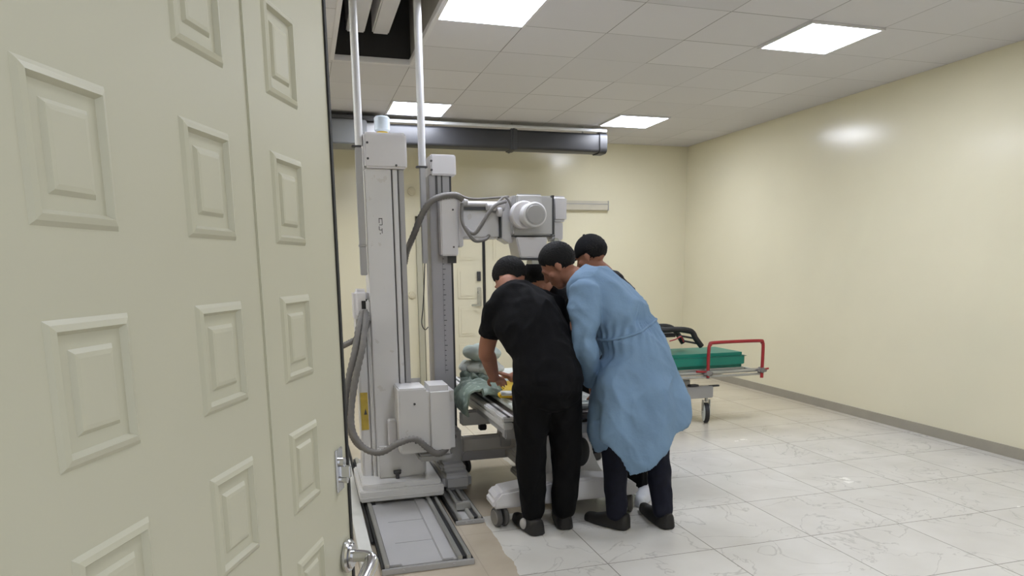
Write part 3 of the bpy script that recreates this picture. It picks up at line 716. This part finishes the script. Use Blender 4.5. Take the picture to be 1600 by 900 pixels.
# blanket draped over the left edge
def drape():
    b = bmesh.new(); n, m_ = 40, 43; G = []
    path = smooth_path([(.94, 0, .555), (.93, 0, .62), (.95, 0, .685), (.99, 0, .722), (1.05, 0, .735), (1.10, 0, .725), (1.14, 0, .712), (1.17, 0, .700)], 6)
    for i in range(m_):
        p_ = path[min(len(path)-1, int(i*(len(path)-1)/(m_-1)))]; row = []
        for j in range(n):
            f = j/(n-1); y = 4.22+.36*f; env = sin(pi*min(1, max(0, f*.9+.05)))**.4
            q = V((p_.x, y, p_.z)); k = noise.noise(V((p_.x*14, y*7, p_.z*10)))*.022 + abs(noise.noise(V((p_.x*8+3, y*16, p_.z*8))))*.02
            hang = .03*noise.noise(V((y*9, 1, 2))) if i < 8 else 0
            q += V((-k*.8, 0, k+hang*(1-i/8 if i < 8 else 0))); q.z = TZ+.002+(q.z-TZ)*env if q.x > 1.02 else q.z-.0*(1-env)
            row.append(b.verts.new(q))
        G.append(row)
    for i in range(m_-1):
        for j in range(n-1): b.faces.new((G[i][j], G[i][j+1], G[i+1][j+1], G[i+1][j]))
    bmesh.ops.recalc_face_normals(b, faces=b.faces)
    bmesh.ops.solidify(b, geom=b.faces[:], thickness=-.012); return b
tag(obj('blanket', drape(), M['blanket']), 'grey green patterned blanket hanging over the left edge of the table', 'blanket')
c = at(735, 592, 4.62); tag(obj('bedding_bundle', cloth_blob((c.x+.04, 4.66, c.z-.02), (.11, .12, .05), .035, 21, 13), M['blanket']), 'crumpled patterned cloth between white sheet and hanging blanket', 'blanket')
# yellow scoop board with dark red edge
t2 = thing('spine_board', (1.22, 4.2, .69), 'bright yellow board with dark red edge lying under the bent man', 'board')
b = bmesh.new(); prism(b, [(1.10, 4.10), (1.30, 4.05), (1.42, 4.3), (1.40, 4.58), (1.24, 4.62), (1.185, 4.56), (1.185, 4.3), (1.11, 4.18)], TZ+.05, TZ+.072, .006, axis='z'); obj('board', b, M['yellow_bright'], t2)
b = bmesh.new(); prism(b, [(1.16, 4.0), (1.42, 3.96), (1.44, 4.3), (1.18, 4.34)], TZ+.035, TZ+.049, .004, axis='z'); obj('red_edge', b, M['red'], t2)
b = bmesh.new(); prism(b, [(1.10, 4.05), (1.20, 4.03), (1.24, 4.14), (1.12, 4.16)], TZ+.073, TZ+.085, .004, axis='z'); obj('paper', b, M['sheet'], t2)

# ------------------------------------------------------------------ people
def perp(a, d): a = V(a); d = V(d).normalized(); a = a-d*a.dot(d); return a.normalized()
def head(bm, c, face, up, s=1.06):
    """head of about .23 m: skull, jaw, nose, brow, lips, ears"""
    f = V(face).normalized(); u = perp(up, f); l = u.cross(f)     # l: the head's left
    P = lambda a, b_, c_: V(c)+(l*a+f*b_+u*c_)*s
    ax = (l, f, u)
    ell(bm, P(0, -.012, .025), (.074*s, .092*s, .088*s), ax, 28)
    ell(bm, P(0, .018, -.03), (.060*s, .070*s, .078*s), ax, 24)
    ell(bm, P(0, .045, -.085), (.036*s, .036*s, .028*s), ax, 16)
    ell(bm, P(0, .078, .022), (.050*s, .014*s, .012*s), ax, 16)
    sloft(bm, [P(0, .082, .012), P(0, .093, -.012), P(0, .100, -.028)], [.008*s, .010*s, .014*s], n=10, k=3)
    ell(bm, P(0, .080, -.058), (.024*s, .012*s, .008*s), ax, 12); ell(bm, P(0, .076, -.068), (.020*s, .012*s, .007*s), ax, 12)
    for q in (-1, 1):
        ell(bm, P(q*.078, -.006, -.008), (.008*s, .018*s, .032*s), (l, (f+u*-.2).normalized(), u), 14)
        ell(bm, P(q*.048, .055, -.022), (.020*s, .018*s, .016*s), ax, 12)
        ell(bm, P(q*.032, .070, .004), (.014*s, .008*s, .008*s), ax, 12)
def hair_mesh(c, face, up, s=1.06, low=-.045, thick=.010):
    """short hair: thin at the hair line, fuller towards the crown"""
    f = V(face).normalized(); u = perp(up, f); l = u.cross(f); b = bmesh.new()
    bmesh.ops.create_icosphere(b, subdivisions=6, radius=1)
    for v in b.verts:
        n = v.co.normalized(); y0 = n.y*.092-.012; z0 = n.z*.088+.025
        lim = low+max(0, y0+.015)*1.15+(.012 if abs(n.x) > .75 and y0 > -.03 else 0)+.005*noise.noise(n*9)
        g = max(-1, min(1, (z0-lim)/.045)); th = thick*(g if g > 0 else 0)**.6
        if g <= 0: th = -.006+max(-.02, g*.06)
        else: th += .0025+g*(.0035*noise.noise(n*26)+.002*noise.noise(n*60))
        q = V((n.x*(.074+th), n.y*(.092+th)-.012, n.z*(.088+th*1.25)+.025))
        v.co = V(c)+(l*q.x+f*q.y+u*q.z)*s
    return b
def hand(bm, wrist, d, pn, side=1, s=1.0, curl=.5):
    """palm and five fingers; d: along the fingers, pn: the way the palm faces, side: +1 puts the thumb on d x pn"""
    d = V(d).normalized(); pn = perp(pn, d); t = d.cross(pn)*side; W = V(wrist)
    sloft(bm, [W, W+d*.03*s, W+d*.06*s, W+d*.088*s], [(.026*s, .018*s), (.036*s, .016*s), (.041*s, .014*s), (.038*s, .012*s)], lat=t, n=14, k=3)
    for i, (o_, L, r) in enumerate(((.030, .070, .0088), (.010, .078, .0092), (-.010, .072, .0088), (-.029, .057, .0078))):
        p0 = W+d*.080*s+t*o_*s; q = [W+d*.05*s+t*o_*s*.85, p0]; dd = (d+t*o_*2.2).normalized(); a = curl*(.5+.12*i)
        for k, fr in enumerate((.45, .30, .25)):
            a2 = a*(k+.6); e = dd*cos(a2)+pn*sin(a2); q.append(q[-1]+e*L*fr*s)
        sloft(bm, q, [r*s, r*s*1.05, r*s, r*s*.94, r*s*.8], n=8, k=3)
    q = [W+d*.018*s+t*.022*s, W+d*.045*s+t*.050*s+pn*.012*s, W+d*.068*s+t*.060*s+pn*.024*s, W+d*.088*s+t*.058*s+pn*.032*s]
    sloft(bm, q, [.012*s, .0115*s, .010*s, .0085*s], n=8, k=3)
def shoe_bm(heel, toe, w=.052, h=.092, z0=0.0):
    """a shoe on the floor from heel to toe: sole, upper and opening"""
    heel = V((heel[0], heel[1], z0)); toe = V((toe[0], toe[1], z0)); d = (toe-heel).normalized(); L = (toe-heel).length; l = V((-d.y, d.x, 0))
    b = bmesh.new(); rings = []; N = 18
    for i in range(N+1):
        f = i/N; ww = w*(.62+.38*sin(pi*min(1, f*.9+.25))**.7)*(sqrt(max(0, 1-((f-.82)/.18)**2)) if f > .82 else 1)*(sqrt(max(.05, 1-((.10-f)/.12)**2)) if f < .10 else 1)
        hh = h if f < .32 else h*(1-.36*min(1, (f-.32)/.40))*(1 if f < .85 else sqrt(max(.05, 1-((f-.85)/.17)**2)))
        ww = max(ww, .004); hh = max(hh, .016); r = []
        for k in range(20):
            a = 2*pi*k/20; ca, sa = cos(a), sin(a); x = ww*(abs(ca)**.7)*(1 if ca > 0 else -1); zz = .004 if sa < -.2 else hh*max(0, sa)**.65*1
            if sa <= 0: zz = 0 if sa < -.5 else .012
            r.append(b.verts.new(heel+d*L*f+l*x*(1 if sa < .3 else .93)+V((0, 0, zz+.002))))
        rings.append(r)
    for i in range(N):
        for k in range(20): b.faces.new((rings[i][k], rings[i][(k+1) % 20], rings[i+1][(k+1) % 20], rings[i+1][k]))
    b.faces.new(rings[0][::-1]); b.faces.new(rings[-1]); return b
def foot_to(bm, ankle, heel, toe):
    A = V(ankle); hl = V((heel[0], heel[1], .036)); tt = V((toe[0], toe[1], .030)); d = (tt-hl).normalized(); hl = hl+d*.01; tt = tt-d*.025
    sloft(bm, [A+V((0, 0, .02)), A-V((0, 0, .02)), hl.lerp(tt, .26)+V((0, 0, .008))], [.034, .032, .026], n=12, k=3)
    sloft(bm, [hl+d*.03, hl.lerp(tt, .5), hl.lerp(tt, .85)], [(.022, .018), (.024, .016), (.020, .008)], lat=(-d.y, d.x, 0), n=12, k=3)

def folds(amp, seed, sc=(7, 7, 3), fine=.35):
    def f(p, n):
        q = V((p.x*sc[0]+seed, p.y*sc[1], p.z*sc[2]))
        a = noise.noise(q+V((noise.noise(q*.6), noise.noise(q*.6+V((9, 9, 9))), 0))*1.2)
        r = 1-abs(a)*2.4
        return amp*(r-.6)+amp*fine*noise.noise(q*3.1)
    return f

def person(J, label, trousers, shoes, top=None, shirt_cut=True, lat=(1, 0, 0), face=(0, 1, 0), up=(0, 0, 1), hair_low=-.045, extra=None, sock=True, build=1.0, bare_arms=True, leg_r=1.0, hand_curl=.5, palm=None, hair_thick=.010):
    """J: dict of joints. body = one fused skin; clothes, hair and shoes are children"""
    lat = V(lat).normalized(); k = build
    pel, wst, che, nkb, hd_ = J['pelvis'], J['waist'], J['chest'], J['neck'], J['head']
    b = bmesh.new()
    sloft(b, [pel-V((0, 0, .06)), pel, wst, che, che.lerp(nkb, .6)], [(.13*k, .08*k), (.145*k, .095*k), (.135*k, .092*k), (.172*k, .110*k), (.12*k, .085*k)], lat=lat, n=20)
    sloft(b, [J['shL'], che.lerp(nkb, .62), J['shR']], [(.055, .055), (.075, .07), (.055, .055)], n=14)
    cN = V(hd_)-V(up).normalized()*.05*1
    sloft(b, [che.lerp(nkb, .55), nkb, cN], [.068, .060, .055], n=16)
    head(b, hd_, face, up)
    for s in 'LR':
        sh, el, wr, hip, kn, an = (J[q+s] for q in ('sh', 'el', 'wr', 'hip', 'kn', 'an'))
        sloft(b, [sh, sh.lerp(el, .4), el, el.lerp(wr, .3), wr], [.056, .053, .045, .046, .031], n=14)
        d = (J['ha'+s]-wr); hand(b, wr-(d.normalized()*.01), d, (palm or {}).get(s, V((0, 0, -1))), 1 if s == 'L' else -1, 1.0, hand_curl)
        sloft(b, [hip+V((0, 0, .03)), hip.lerp(kn, .3), kn, kn.lerp(an, .35), an], [.072*k, .072*k, .054*k, .052*k, .036*k], n=16)
        foot_to(b, an, J['hl'+s], J['to'+s])
    root = obj('person', fuse(b, .0065, 3), M['skin'], ang=3); tag(root, label, 'person', )
    # trousers
    b = bmesh.new(); q = leg_r
    sloft(b, [pel-V((0, 0, .02)), pel, pel.lerp(wst, .75)], [(.182*k, .138*k), (.182*k, .138*k), (.160*k, .118*k)], lat=lat, n=22)
    for s in 'LR':
        hip, kn, an = J['hip'+s], J['kn'+s], J['an'+s]
        sloft(b, [hip+V((0, 0, .02)), hip.lerp(kn, .4), kn, kn.lerp(an, .5), an+V((0, 0, .005))], [.108*k*q, .100*k*q, .088*q, .080*q, .070*q], n=18)
    obj('trousers', fuse(b, .009, 4, folds(.008, 3, (9, 9, 5))), trousers, root, ang=3)
    for s in 'LR':
        obj('shoe', fuse(shoe_bm(J['hl'+s], J['to'+s]), .005, 2), shoes, root, ang=3)
    obj('hair', hair_mesh(hd_, face, up, low=hair_low, thick=hair_thick), M['hair'], root, ang=3)
    if top:
        b = bmesh.new()
        sloft(b, [pel+V((0, 0, .0)), pel.lerp(wst, .6), wst, che, che.lerp(nkb, .62)], [(.192*k, .150*k), (.178*k, .136*k), (.170*k, .122*k), (.196*k, .132*k), (.135*k, .098*k)], lat=lat, n=24)
        sloft(b, [J['shL'], che.lerp(nkb, .62), J['shR']], [(.068, .068), (.086, .08), (.068, .068)], n=16)
        loft(b, [che.lerp(nkb, .5), che.lerp(nkb, .95)], [.085, .069], n=16)
        for s in 'LR':
            sh, el = J['sh'+s], J['el'+s]
            if bare_arms:
                loft(b, smooth_path([sh, sh.lerp(el, .3), sh.lerp(el, .62)], 4), [.066, .067, .068, .069, .070, .071, .072, .073, .073], n=16)
            else:
                sloft(b, [sh, sh.lerp(el, .5), el, el.lerp(J['wr'+s], .5), el.lerp(J['wr'+s], .92)], [.07, .062, .052, .048, .040], n=16)
        obj('tshirt' if bare_arms else 'jacket', fuse(b, .008, 4, folds(.009, 8, (8, 8, 6))), top, root, ang=3)
    return root

# man in black, seen from behind, bent over the table
hL, tL = atz(843, 838, 0), atz(803, 812, 0); hR, tR = atz(884, 829, 0), atz(868, 797, 0)
def xy(p): return (p.x, p.y)
Jb = dict(pelvis=V((1.21, 3.50, .86)), waist=V((1.20, 3.56, 1.03)), chest=V((1.145, 3.67, 1.20)), neck=V((1.07, 3.79, 1.37)), head=at(798, 437, 3.88),
          shL=at(775, 482, 3.72), shR=at(868, 478, 3.80), elL=at(760, 548, 3.80), elR=at(880, 560, 3.95), wrL=at(772, 590, 4.02), wrR=at(800, 590, 4.20),
          haL=at(789, 597, 4.14), haR=at(787, 585, 4.22),
          hipL=V((1.125, 3.52, .82)), hipR=V((1.295, 3.53, .82)), knL=at(829, 700, 3.60), knR=at(885, 700, 3.60),
          anL=at(833, 800, 3.63), anR=at(881, 796, 3.63), hlL=xy(hL), toL=xy(tL), hlR=xy(hR), toR=xy(tR))
p = person(Jb, 'person in black t-shirt and black trousers bending over the table, seen from behind', M['trousers'], M['shoe'], M['tshirt'], lat=(1, -.12, 0), face=(-.45, .62, -.75), up=(-.35, .55, .6), hair_low=-.040, hair_thick=.006, leg_r=1.0, palm={'L': V((.3, .2, -1)), 'R': V((-.3, 0, -1))})
b = bmesh.new(); c = atz(812, 818, .04); ell(b, (c.x+.016, c.y-.03, .048), (.024, .032, .032)); obj('sock', b, M['sock'], p, label='pale sock')

# person in the pale blue gown
hL, tL = atz(982, 828, 0), atz(913, 812, 0); hR, tR = atz(1046, 828, 0), atz(1001, 796, 0)
Jg = dict(pelvis=V((1.76, 3.52, .88)), waist=V((1.735, 3.55, 1.02)), chest=V((1.655, 3.625, 1.20)), neck=V((1.49, 3.72, 1.39)), head=at(872, 415, 3.85),
          shL=at(915, 462, 3.56), shR=at(958, 462, 3.85), elL=at(912, 540, 3.50), elR=at(915, 560, 3.98), wrL=at(924, 596, 3.62), wrR=at(884, 584, 4.08),
          haL=at(927, 622, 3.68), haR=at(870, 590, 4.12),
          hipL=V((1.665, 3.53, .84)), hipR=V((1.83, 3.52, .84)), knL=at(960, 700, 3.62), knR=at(1025, 705, 3.6),
          anL=V((hL.x-.05, hL.y+.05, .09)), anR=V((hR.x-.01, hR.y+.07, .09)), hlL=xy(hL), toL=xy(tL), hlR=xy(hR), toR=xy(tR))
Jg['knL'].z = .48; Jg['knR'].z = .48
g = person(Jg, 'person in pale blue surgical gown and dark jeans leaning over the table, head turned left', M['jeans'], M['shoe'], None, lat=(.8, .5, 0), face=(-.72, .35, -.62), up=(-.55, .25, .7), hair_low=-.040, leg_r=.86, build=.84, palm={'L': V((-.6, .6, -.1)), 'R': V((0, 0, -1))}, hair_thick=.008)
def gown_disp(p, n):
    k = min(1, max(0, (1.32-p.z)/.7)); th = atan2(p.y-3.55, p.x-1.74)
    a = .018*k*sin(th*7+2.2*noise.noise(V((p.x*2, p.y*2, p.z*2.2)))) * (.4+.6*k)
    w_ = math.exp(-((p.z-(1.13+.28*(p.x-1.55)))/.045)**2)*(1 if p.z > .9 else 0)
    q = V((p.x*6+p.z*4, p.y*6, p.z*4-p.x*3)); c_ = (1-abs(noise.noise(q+V((3, 3, 3))))*2.6)*.015
    d_ = (1-abs(noise.noise(V((p.x*11+p.z*7, p.y*11, p.z*4)))*2.4))*.007
    g_ = .006*math.exp(-((p.z-(1.13+.28*(p.x-1.66)))/.10)**2)*sin(th*26+5*noise.noise(V((p.x*5, p.y*5, p.z*5))))
    return a - .016*w_ + c_ + d_ + g_
b = bmesh.new()
# body of the gown: rings from the collar to the flared hem; the hem dips at the near left
gpts = [(V((1.46, 3.735, 1.425)), .075, .075), (V((1.495, 3.705, 1.39)), .15, .10), (V((1.575, 3.665, 1.315)), .190, .140), (V((1.66, 3.62, 1.20)), .185, .150), (V((1.715, 3.58, 1.09)), .175, .150),
        (V((1.742, 3.54, .98)), .195, .17), (V((1.722, 3.51, .85)), .255, .20), (V((1.728, 3.49, .72)), .285, .225), (V((1.732, 3.48, .60)), .300, .235), (V((1.735, 3.48, .50)), .305, .24)]
rings = []; N = 48
P_ = smooth_path([q[0] for q in gpts], 4); Rr = smooth_path([(q[1], q[2], 0) for q in gpts], 4)
for i, (p_, r_) in enumerate(zip(P_, Rr)):
    f = i/(len(P_)-1); lt = V((.86, .5, 0)).normalized(); dp = V((-.5, .86, 0))
    tg = (P_[min(i+1, len(P_)-1)]-P_[max(i-1, 0)]).normalized(); tg = tg.lerp(V((0, 0, -1)), min(1, f*1.2)); lt = perp(lt, tg); dp = tg.cross(lt)
    ring = []
    for k in range(N):
        a = 2*pi*k/N; q = p_+lt*r_.x*cos(a)+dp*r_.y*sin(a)
        hk = max(0, (f-.5)/.5)**1.5; q.z += hk*(-.13+.72*max(0, q.x-1.56)+2.4*max(0, 1.56-q.x)+.25*max(0, q.y-3.45))      # hem dips to a point at the near left
        ring.append(b.verts.new(q))
    rings.append(ring)
for i in range(len(rings)-1):
    for k in range(N): b.faces.new((rings[i][k], rings[i][(k+1) % N], rings[i+1][(k+1) % N], rings[i+1][k]))
b.faces.new(rings[0][::-1]); hc = b.verts.new(sum((v.co for v in rings[-1]), V())/N)
for k in range(N): b.faces.new((rings[-1][k], rings[-1][(k+1) % N], hc))
sloft(b, [Jg['shL'], Jg['chest'].lerp(Jg['neck'], .65), Jg['shR']], [(.075, .075), (.10, .09), (.075, .075)], n=16)
for s in 'LR':
    sh, el, wr = Jg['sh'+s], Jg['el'+s], Jg['wr'+s]
    sloft(b, [sh, sh.lerp(el, .5), el, el.lerp(wr, .5), el.lerp(wr, .93)], [.080, .076, .066, .058, .040], n=18)
gown = obj('gown', fuse(b, .008, 4, gown_disp), M['gown'], g, ang=3)
# waist tie, laid on the gathered cloth
from mathutils.bvhtree import BVHTree
gm = gown.data; bv = BVHTree.FromPolygons([v.co.copy() for v in gm.vertices], [tuple(p.vertices) for p in gm.polygons]); go = origin(gown)
b = bmesh.new(); tie = []
for k in range(60):
    a = 2*pi*k/60; c_ = V((1.715, 3.58, 1.13)); d_ = V((cos(a), sin(a), .30*cos(a)))
    hit = bv.ray_cast(c_-go, d_)[0]
    if hit:
        r_ = V((hit.x+go.x-c_.x, hit.y+go.y-c_.y, 0)).length
        if r_ > .21: hit = c_-go+d_*.20
        tie.append(hit+go+V((d_.x, d_.y, 0))*.001)
tie.append(tie[0]); loft(b, tie, .0085, n=8, cap=False)
obj('waist_tie', b, M['gown'], g, ang=3)

# person with dark cap beyond the gown
Jc = dict(pelvis=V((1.98, 4.22, .88)), waist=V((1.96, 4.24, 1.06)), chest=V((1.93, 4.27, 1.25)), neck=V((1.87, 4.30, 1.42)), head=at(923, 400, 4.34),
          shL=V((1.89, 4.15, 1.36)), shR=V((1.90, 4.46, 1.36)), elL=V((1.79, 4.20, 1.12)), elR=V((1.78, 4.50, 1.12)), wrL=V((1.68, 4.36, .92)), wrR=V((1.64, 4.52, .90)),
          haL=V((1.61, 4.39, .87)), haR=V((1.57, 4.52, .84)), hipL=V((1.98, 4.13, .84)), hipR=V((1.98, 4.31, .84)), knL=V((1.96, 4.12, .46)), knR=V((1.98, 4.33, .46)),
          anL=V((2.0, 4.10, .085)), anR=V((2.0, 4.33, .085)), hlL=(2.05, 4.08), toL=(1.80+.0, 4.03), hlR=(2.06, 4.34), toR=(1.80, 4.36))
Jc['anL'] = V((1.99, 4.0, .085)); Jc['hlL'] = (2.05, 4.0); Jc['toL'] = (1.90, 3.80); Jc['knL'] = V((1.96, 4.04, .46)); Jc['hlR'] = (2.07, 4.34); Jc['toR'] = (1.90, 4.36)
M['canvas'] = mat('white trainer', (190, 192, 198), .7)
pc = person(Jc, 'person in black cap and dark clothes standing behind the blue gown', M['trousers'], M['canvas'], M['tshirt'], lat=(-.1, 1, 0), face=(-.55, .55, -.35), up=(-.1, .1, 1), hair_low=-.03, bare_arms=False)
b = bmesh.new(); f = V((-.55, .55, -.35)).normalized(); u = perp((-.1, .1, 1), f); l = u.cross(f); c = Jc['head']
bmesh.ops.create_icosphere(b, subdivisions=4, radius=1)
for v in b.verts:
    n = v.co.copy(); q = V((n.x*.092, n.y*.108-.012, max(-.015, n.z*.108)+.032)); v.co = c+l*q.x+f*q.y+u*q.z
ell(b, c+f*.105+u*.028, (.062, .055, .006), (l, f, u), 20); ell(b, c+u*.142-f*.01, (.009, .009, .006), (l, f, u), 10)
obj('cap', b, M['tshirt'], pc, ang=3)

# fourth person beyond the table, mostly hidden
Jd = dict(pelvis=V((2.03, 5.04, .88)), waist=V((1.99, 5.03, 1.05)), chest=V((1.87, 5.0, 1.20)), neck=V((1.70, 4.93, 1.34)), head=at(842, 437, 4.80),
          shL=V((1.74, 4.80, 1.27)), shR=V((1.78, 5.15, 1.27)), elL=V((1.63, 4.80, 1.03)), elR=V((1.62, 5.15, 1.03)), wrL=V((1.58, 4.82, .82)), wrR=V((1.60, 5.08, .82)),
          haL=V((1.51, 4.82, .77)), haR=V((1.53, 5.05, .77)), hipL=V((2.04, 4.95, .84)), hipR=V((2.04, 5.13, .84)), knL=V((2.0, 4.94, .46)), knR=V((2.0, 5.14, .46)),
          anL=V((2.05, 4.94, .085)), anR=V((2.05, 5.14, .085)), hlL=(2.12, 4.95), toL=(1.93, 4.88), hlR=(2.12, 5.16), toR=(1.93, 5.22))
person(Jd, 'dark haired person in black leaning in behind the man in black t-shirt, mostly hidden', M['trousers'], M['shoe'], M['tshirt'], lat=(-.1, 1, 0), face=(-.6, -.25, -.75), up=(-.7, -.1, .6), hair_low=-.05, bare_arms=False)

# ------------------------------------------------------------------ stretcher at the right
t = thing('stretcher', (3.4, 6.0, 0), 'ambulance stretcher with green mattress and red handle by the right wall', 'stretcher')
YS = 5.72; XE = at(1166, 560, YS).x
zt_, zb_ = at(1166, 550, YS).z, at(1166, 573, YS).z
b = bmesh.new(); box(b, (2.35, YS, zb_), (XE, YS+.52, zt_), .03, 4); mt_ = obj('mattress', b, M['green'], t)
b = bmesh.new(); box(b, (2.36, YS-.002, zt_-.035), (XE+.001, YS+.522, zt_-.031), .001); obj('piping', b, mat('dark green piping', (6, 84, 72), .4), mt_)
XT = at(1190, 580, YS).x; zf = zb_-.03
b = bmesh.new()
for y in (YS-.03, YS+.55): cyl(b, (2.3, y, zf), (XT, y, zf), .017, 12); 
for x in (2.3, 3.0, XT-.12): cyl(b, (x, YS-.03, zf), (x, YS+.55, zf), .015, 12)
box(b, (2.35, YS, zf-.005), (XE-.02, YS+.52, zb_), .004)
cyl(b, (3.2, YS-.05, zf-.035), (XT-.05, YS-.05, zf-.035), .012, 10)
obj('frame', b, M['alu'], t)
# red handle
pa, pb_ = at(1106, 590, YS-.06), at(1190, 590, YS-.06); za = at(1150, 534, YS-.06).z
b = bmesh.new(); y = YS-.06
tube(b, [(pa.x, y, pa.z), (pa.x, y, za-.06), (pa.x+.015, y, za-.018), (pa.x+.055, y, za), (pb_.x-.055, y, za), (pb_.x-.015, y, za-.018), (pb_.x, y, za-.06), (pb_.x, y, pb_.z)], .0155, 12); obj('push_handle', b, M['red'], t)
b = bmesh.new()
for x in (pa.x, pb_.x): cyl(b, (x, y-.02, zf), (x, y+.045, zf), .026, 14, bev=.004); box(b, (x-.05, y-.012, zf-.02), (x+.05, y+.012, zf+.012), .006); cyl(b, (x, y, zf-.05), (x, y, zf+.02), .014, 12)
pieces('clamp', b, M['hose'], t)
b = bmesh.new(); cyl(b, (pb_.x-.03, y, zf), (pb_.x+.07, y, zf+.012), .009, 10); cyl(b, (pa.x-.12, y, zf+.02), (pa.x-.02, y, zf+.01), .010, 10); pieces('lever', b, M['red'], t)
# raised backrest frame
b = bmesh.new()
q0, q1, q2, q3 = at(1096, 541, YS+.1), at(1078, 517, YS+.1), at(1045, 515, YS+.1), at(1062, 522, YS+.1)
tube(b, [q0, q0.lerp(q1, .5), q1, q2, q2+V((-.3, 0, -.02))], .026, 10); tube(b, [q0+V((0, .34, 0)), q1+V((0, .34, 0)), q2+V((0, .34, 0)), q2+V((-.3, .34, -.02))], .026, 10)
for f_ in (.15, .5, .85): a_ = q0.lerp(q1, f_); cyl(b, a_, a_+V((0, .34, 0)), .010, 8)
a_ = q2.lerp(q1, .4); cyl(b, a_, a_+V((0, .34, 0)), .010, 8)
obj('backrest_frame', b, M['black'], t)
b = bmesh.new(); box(b, tuple(q2+V((-.25, .02, -.075))), tuple(q2+V((.10, .32, -.04))), .012); obj('black_pad', b, M['black'], t)
b = bmesh.new(); tube(b, [at(1046, 533, YS+.02), at(1056, 530, YS), at(1064, 526, YS+.0), at(1068, 534, YS+.02)], .006, 8); obj('strap', b, M['red'], t)
# base
xw = at(1103, 640, 5.8).x
zc1, zc2 = at(1100, 603, 5.8).z, at(1100, 621, 5.8).z
b = bmesh.new(); box(b, (2.5, 5.76, zc2), (xw+.05, 5.84, zc1), .008); box(b, (2.5, 6.18, zc2), (xw+.05, 6.26, zc1), .008); box(b, (xw-.30, 5.8, zc2+.01), (xw-.22, 6.2, zc1-.01), .008); box(b, (2.6, 5.8, zc2+.01), (2.68, 6.2, zc1-.01), .008)
obj('base_frame', b, M['grey_metal'], t)
b = bmesh.new(); box(b, (xw+.02, 5.785, zc1-.012), (xw+.13, 5.815, zc1+.004), .004); box(b, (xw-.19, 5.77, zc1-.002), (xw-.10, 5.83, zc1+.02), .004); pieces('brake_lever', b, M['dark'], t)
b = bmesh.new()
for (xa, xb) in ((2.7, 3.35), (3.35, 2.7)):
    for y in (5.80, 6.20): cyl(b, (xa, y, zc1-.01), (xb, y, zf), .014, 10)
pieces('scissor_leg', b, M['alu'], t)
def big_castor(x, y, r, a=0):
    e = bpy.data.objects.new('castor', None); C.objects.link(e); e.parent = t; e.location = V((x, y, 0))-origin(t)
    ax = V((cos(a), sin(a), 0)); c = V((x, y, r+.001))
    b = bmesh.new(); loft(b, [c-ax*.020, c-ax*.015, c+ax*.015, c+ax*.020], [r*.93, r, r, r*.93], n=32); obj('wheel', b, M['black'], e)
    b = bmesh.new(); loft(b, [c-ax*.028, c-ax*.024, c+ax*.024, c+ax*.028], [r*.70, r*.84, r*.84, r*.70], n=28); obj('hub', b, M['sheet'], e)
    b = bmesh.new(); cyl(b, c+V((0, 0, 0))-ax*.03, c+ax*.03, .008, 8); box(b, tuple(c+V((-.04, -.012, r*.2))), tuple(c+V((-.03, .012, r+.03)))); box(b, tuple(c+V((.03, -.012, 0))), tuple(c+V((.04, .012, r+.03)))); cyl(b, c+V((0, 0, r+.01)), V((x, y, zc2)), .016, 12); obj('fork', b, M['alu'], e)
rw = .096
for (x, y, a) in ((xw, 5.80, radians(-20)), (xw, 6.22, radians(-14)), (2.62, 5.8, 0), (2.62, 6.22, .2)): big_castor(x, y, rw, a)
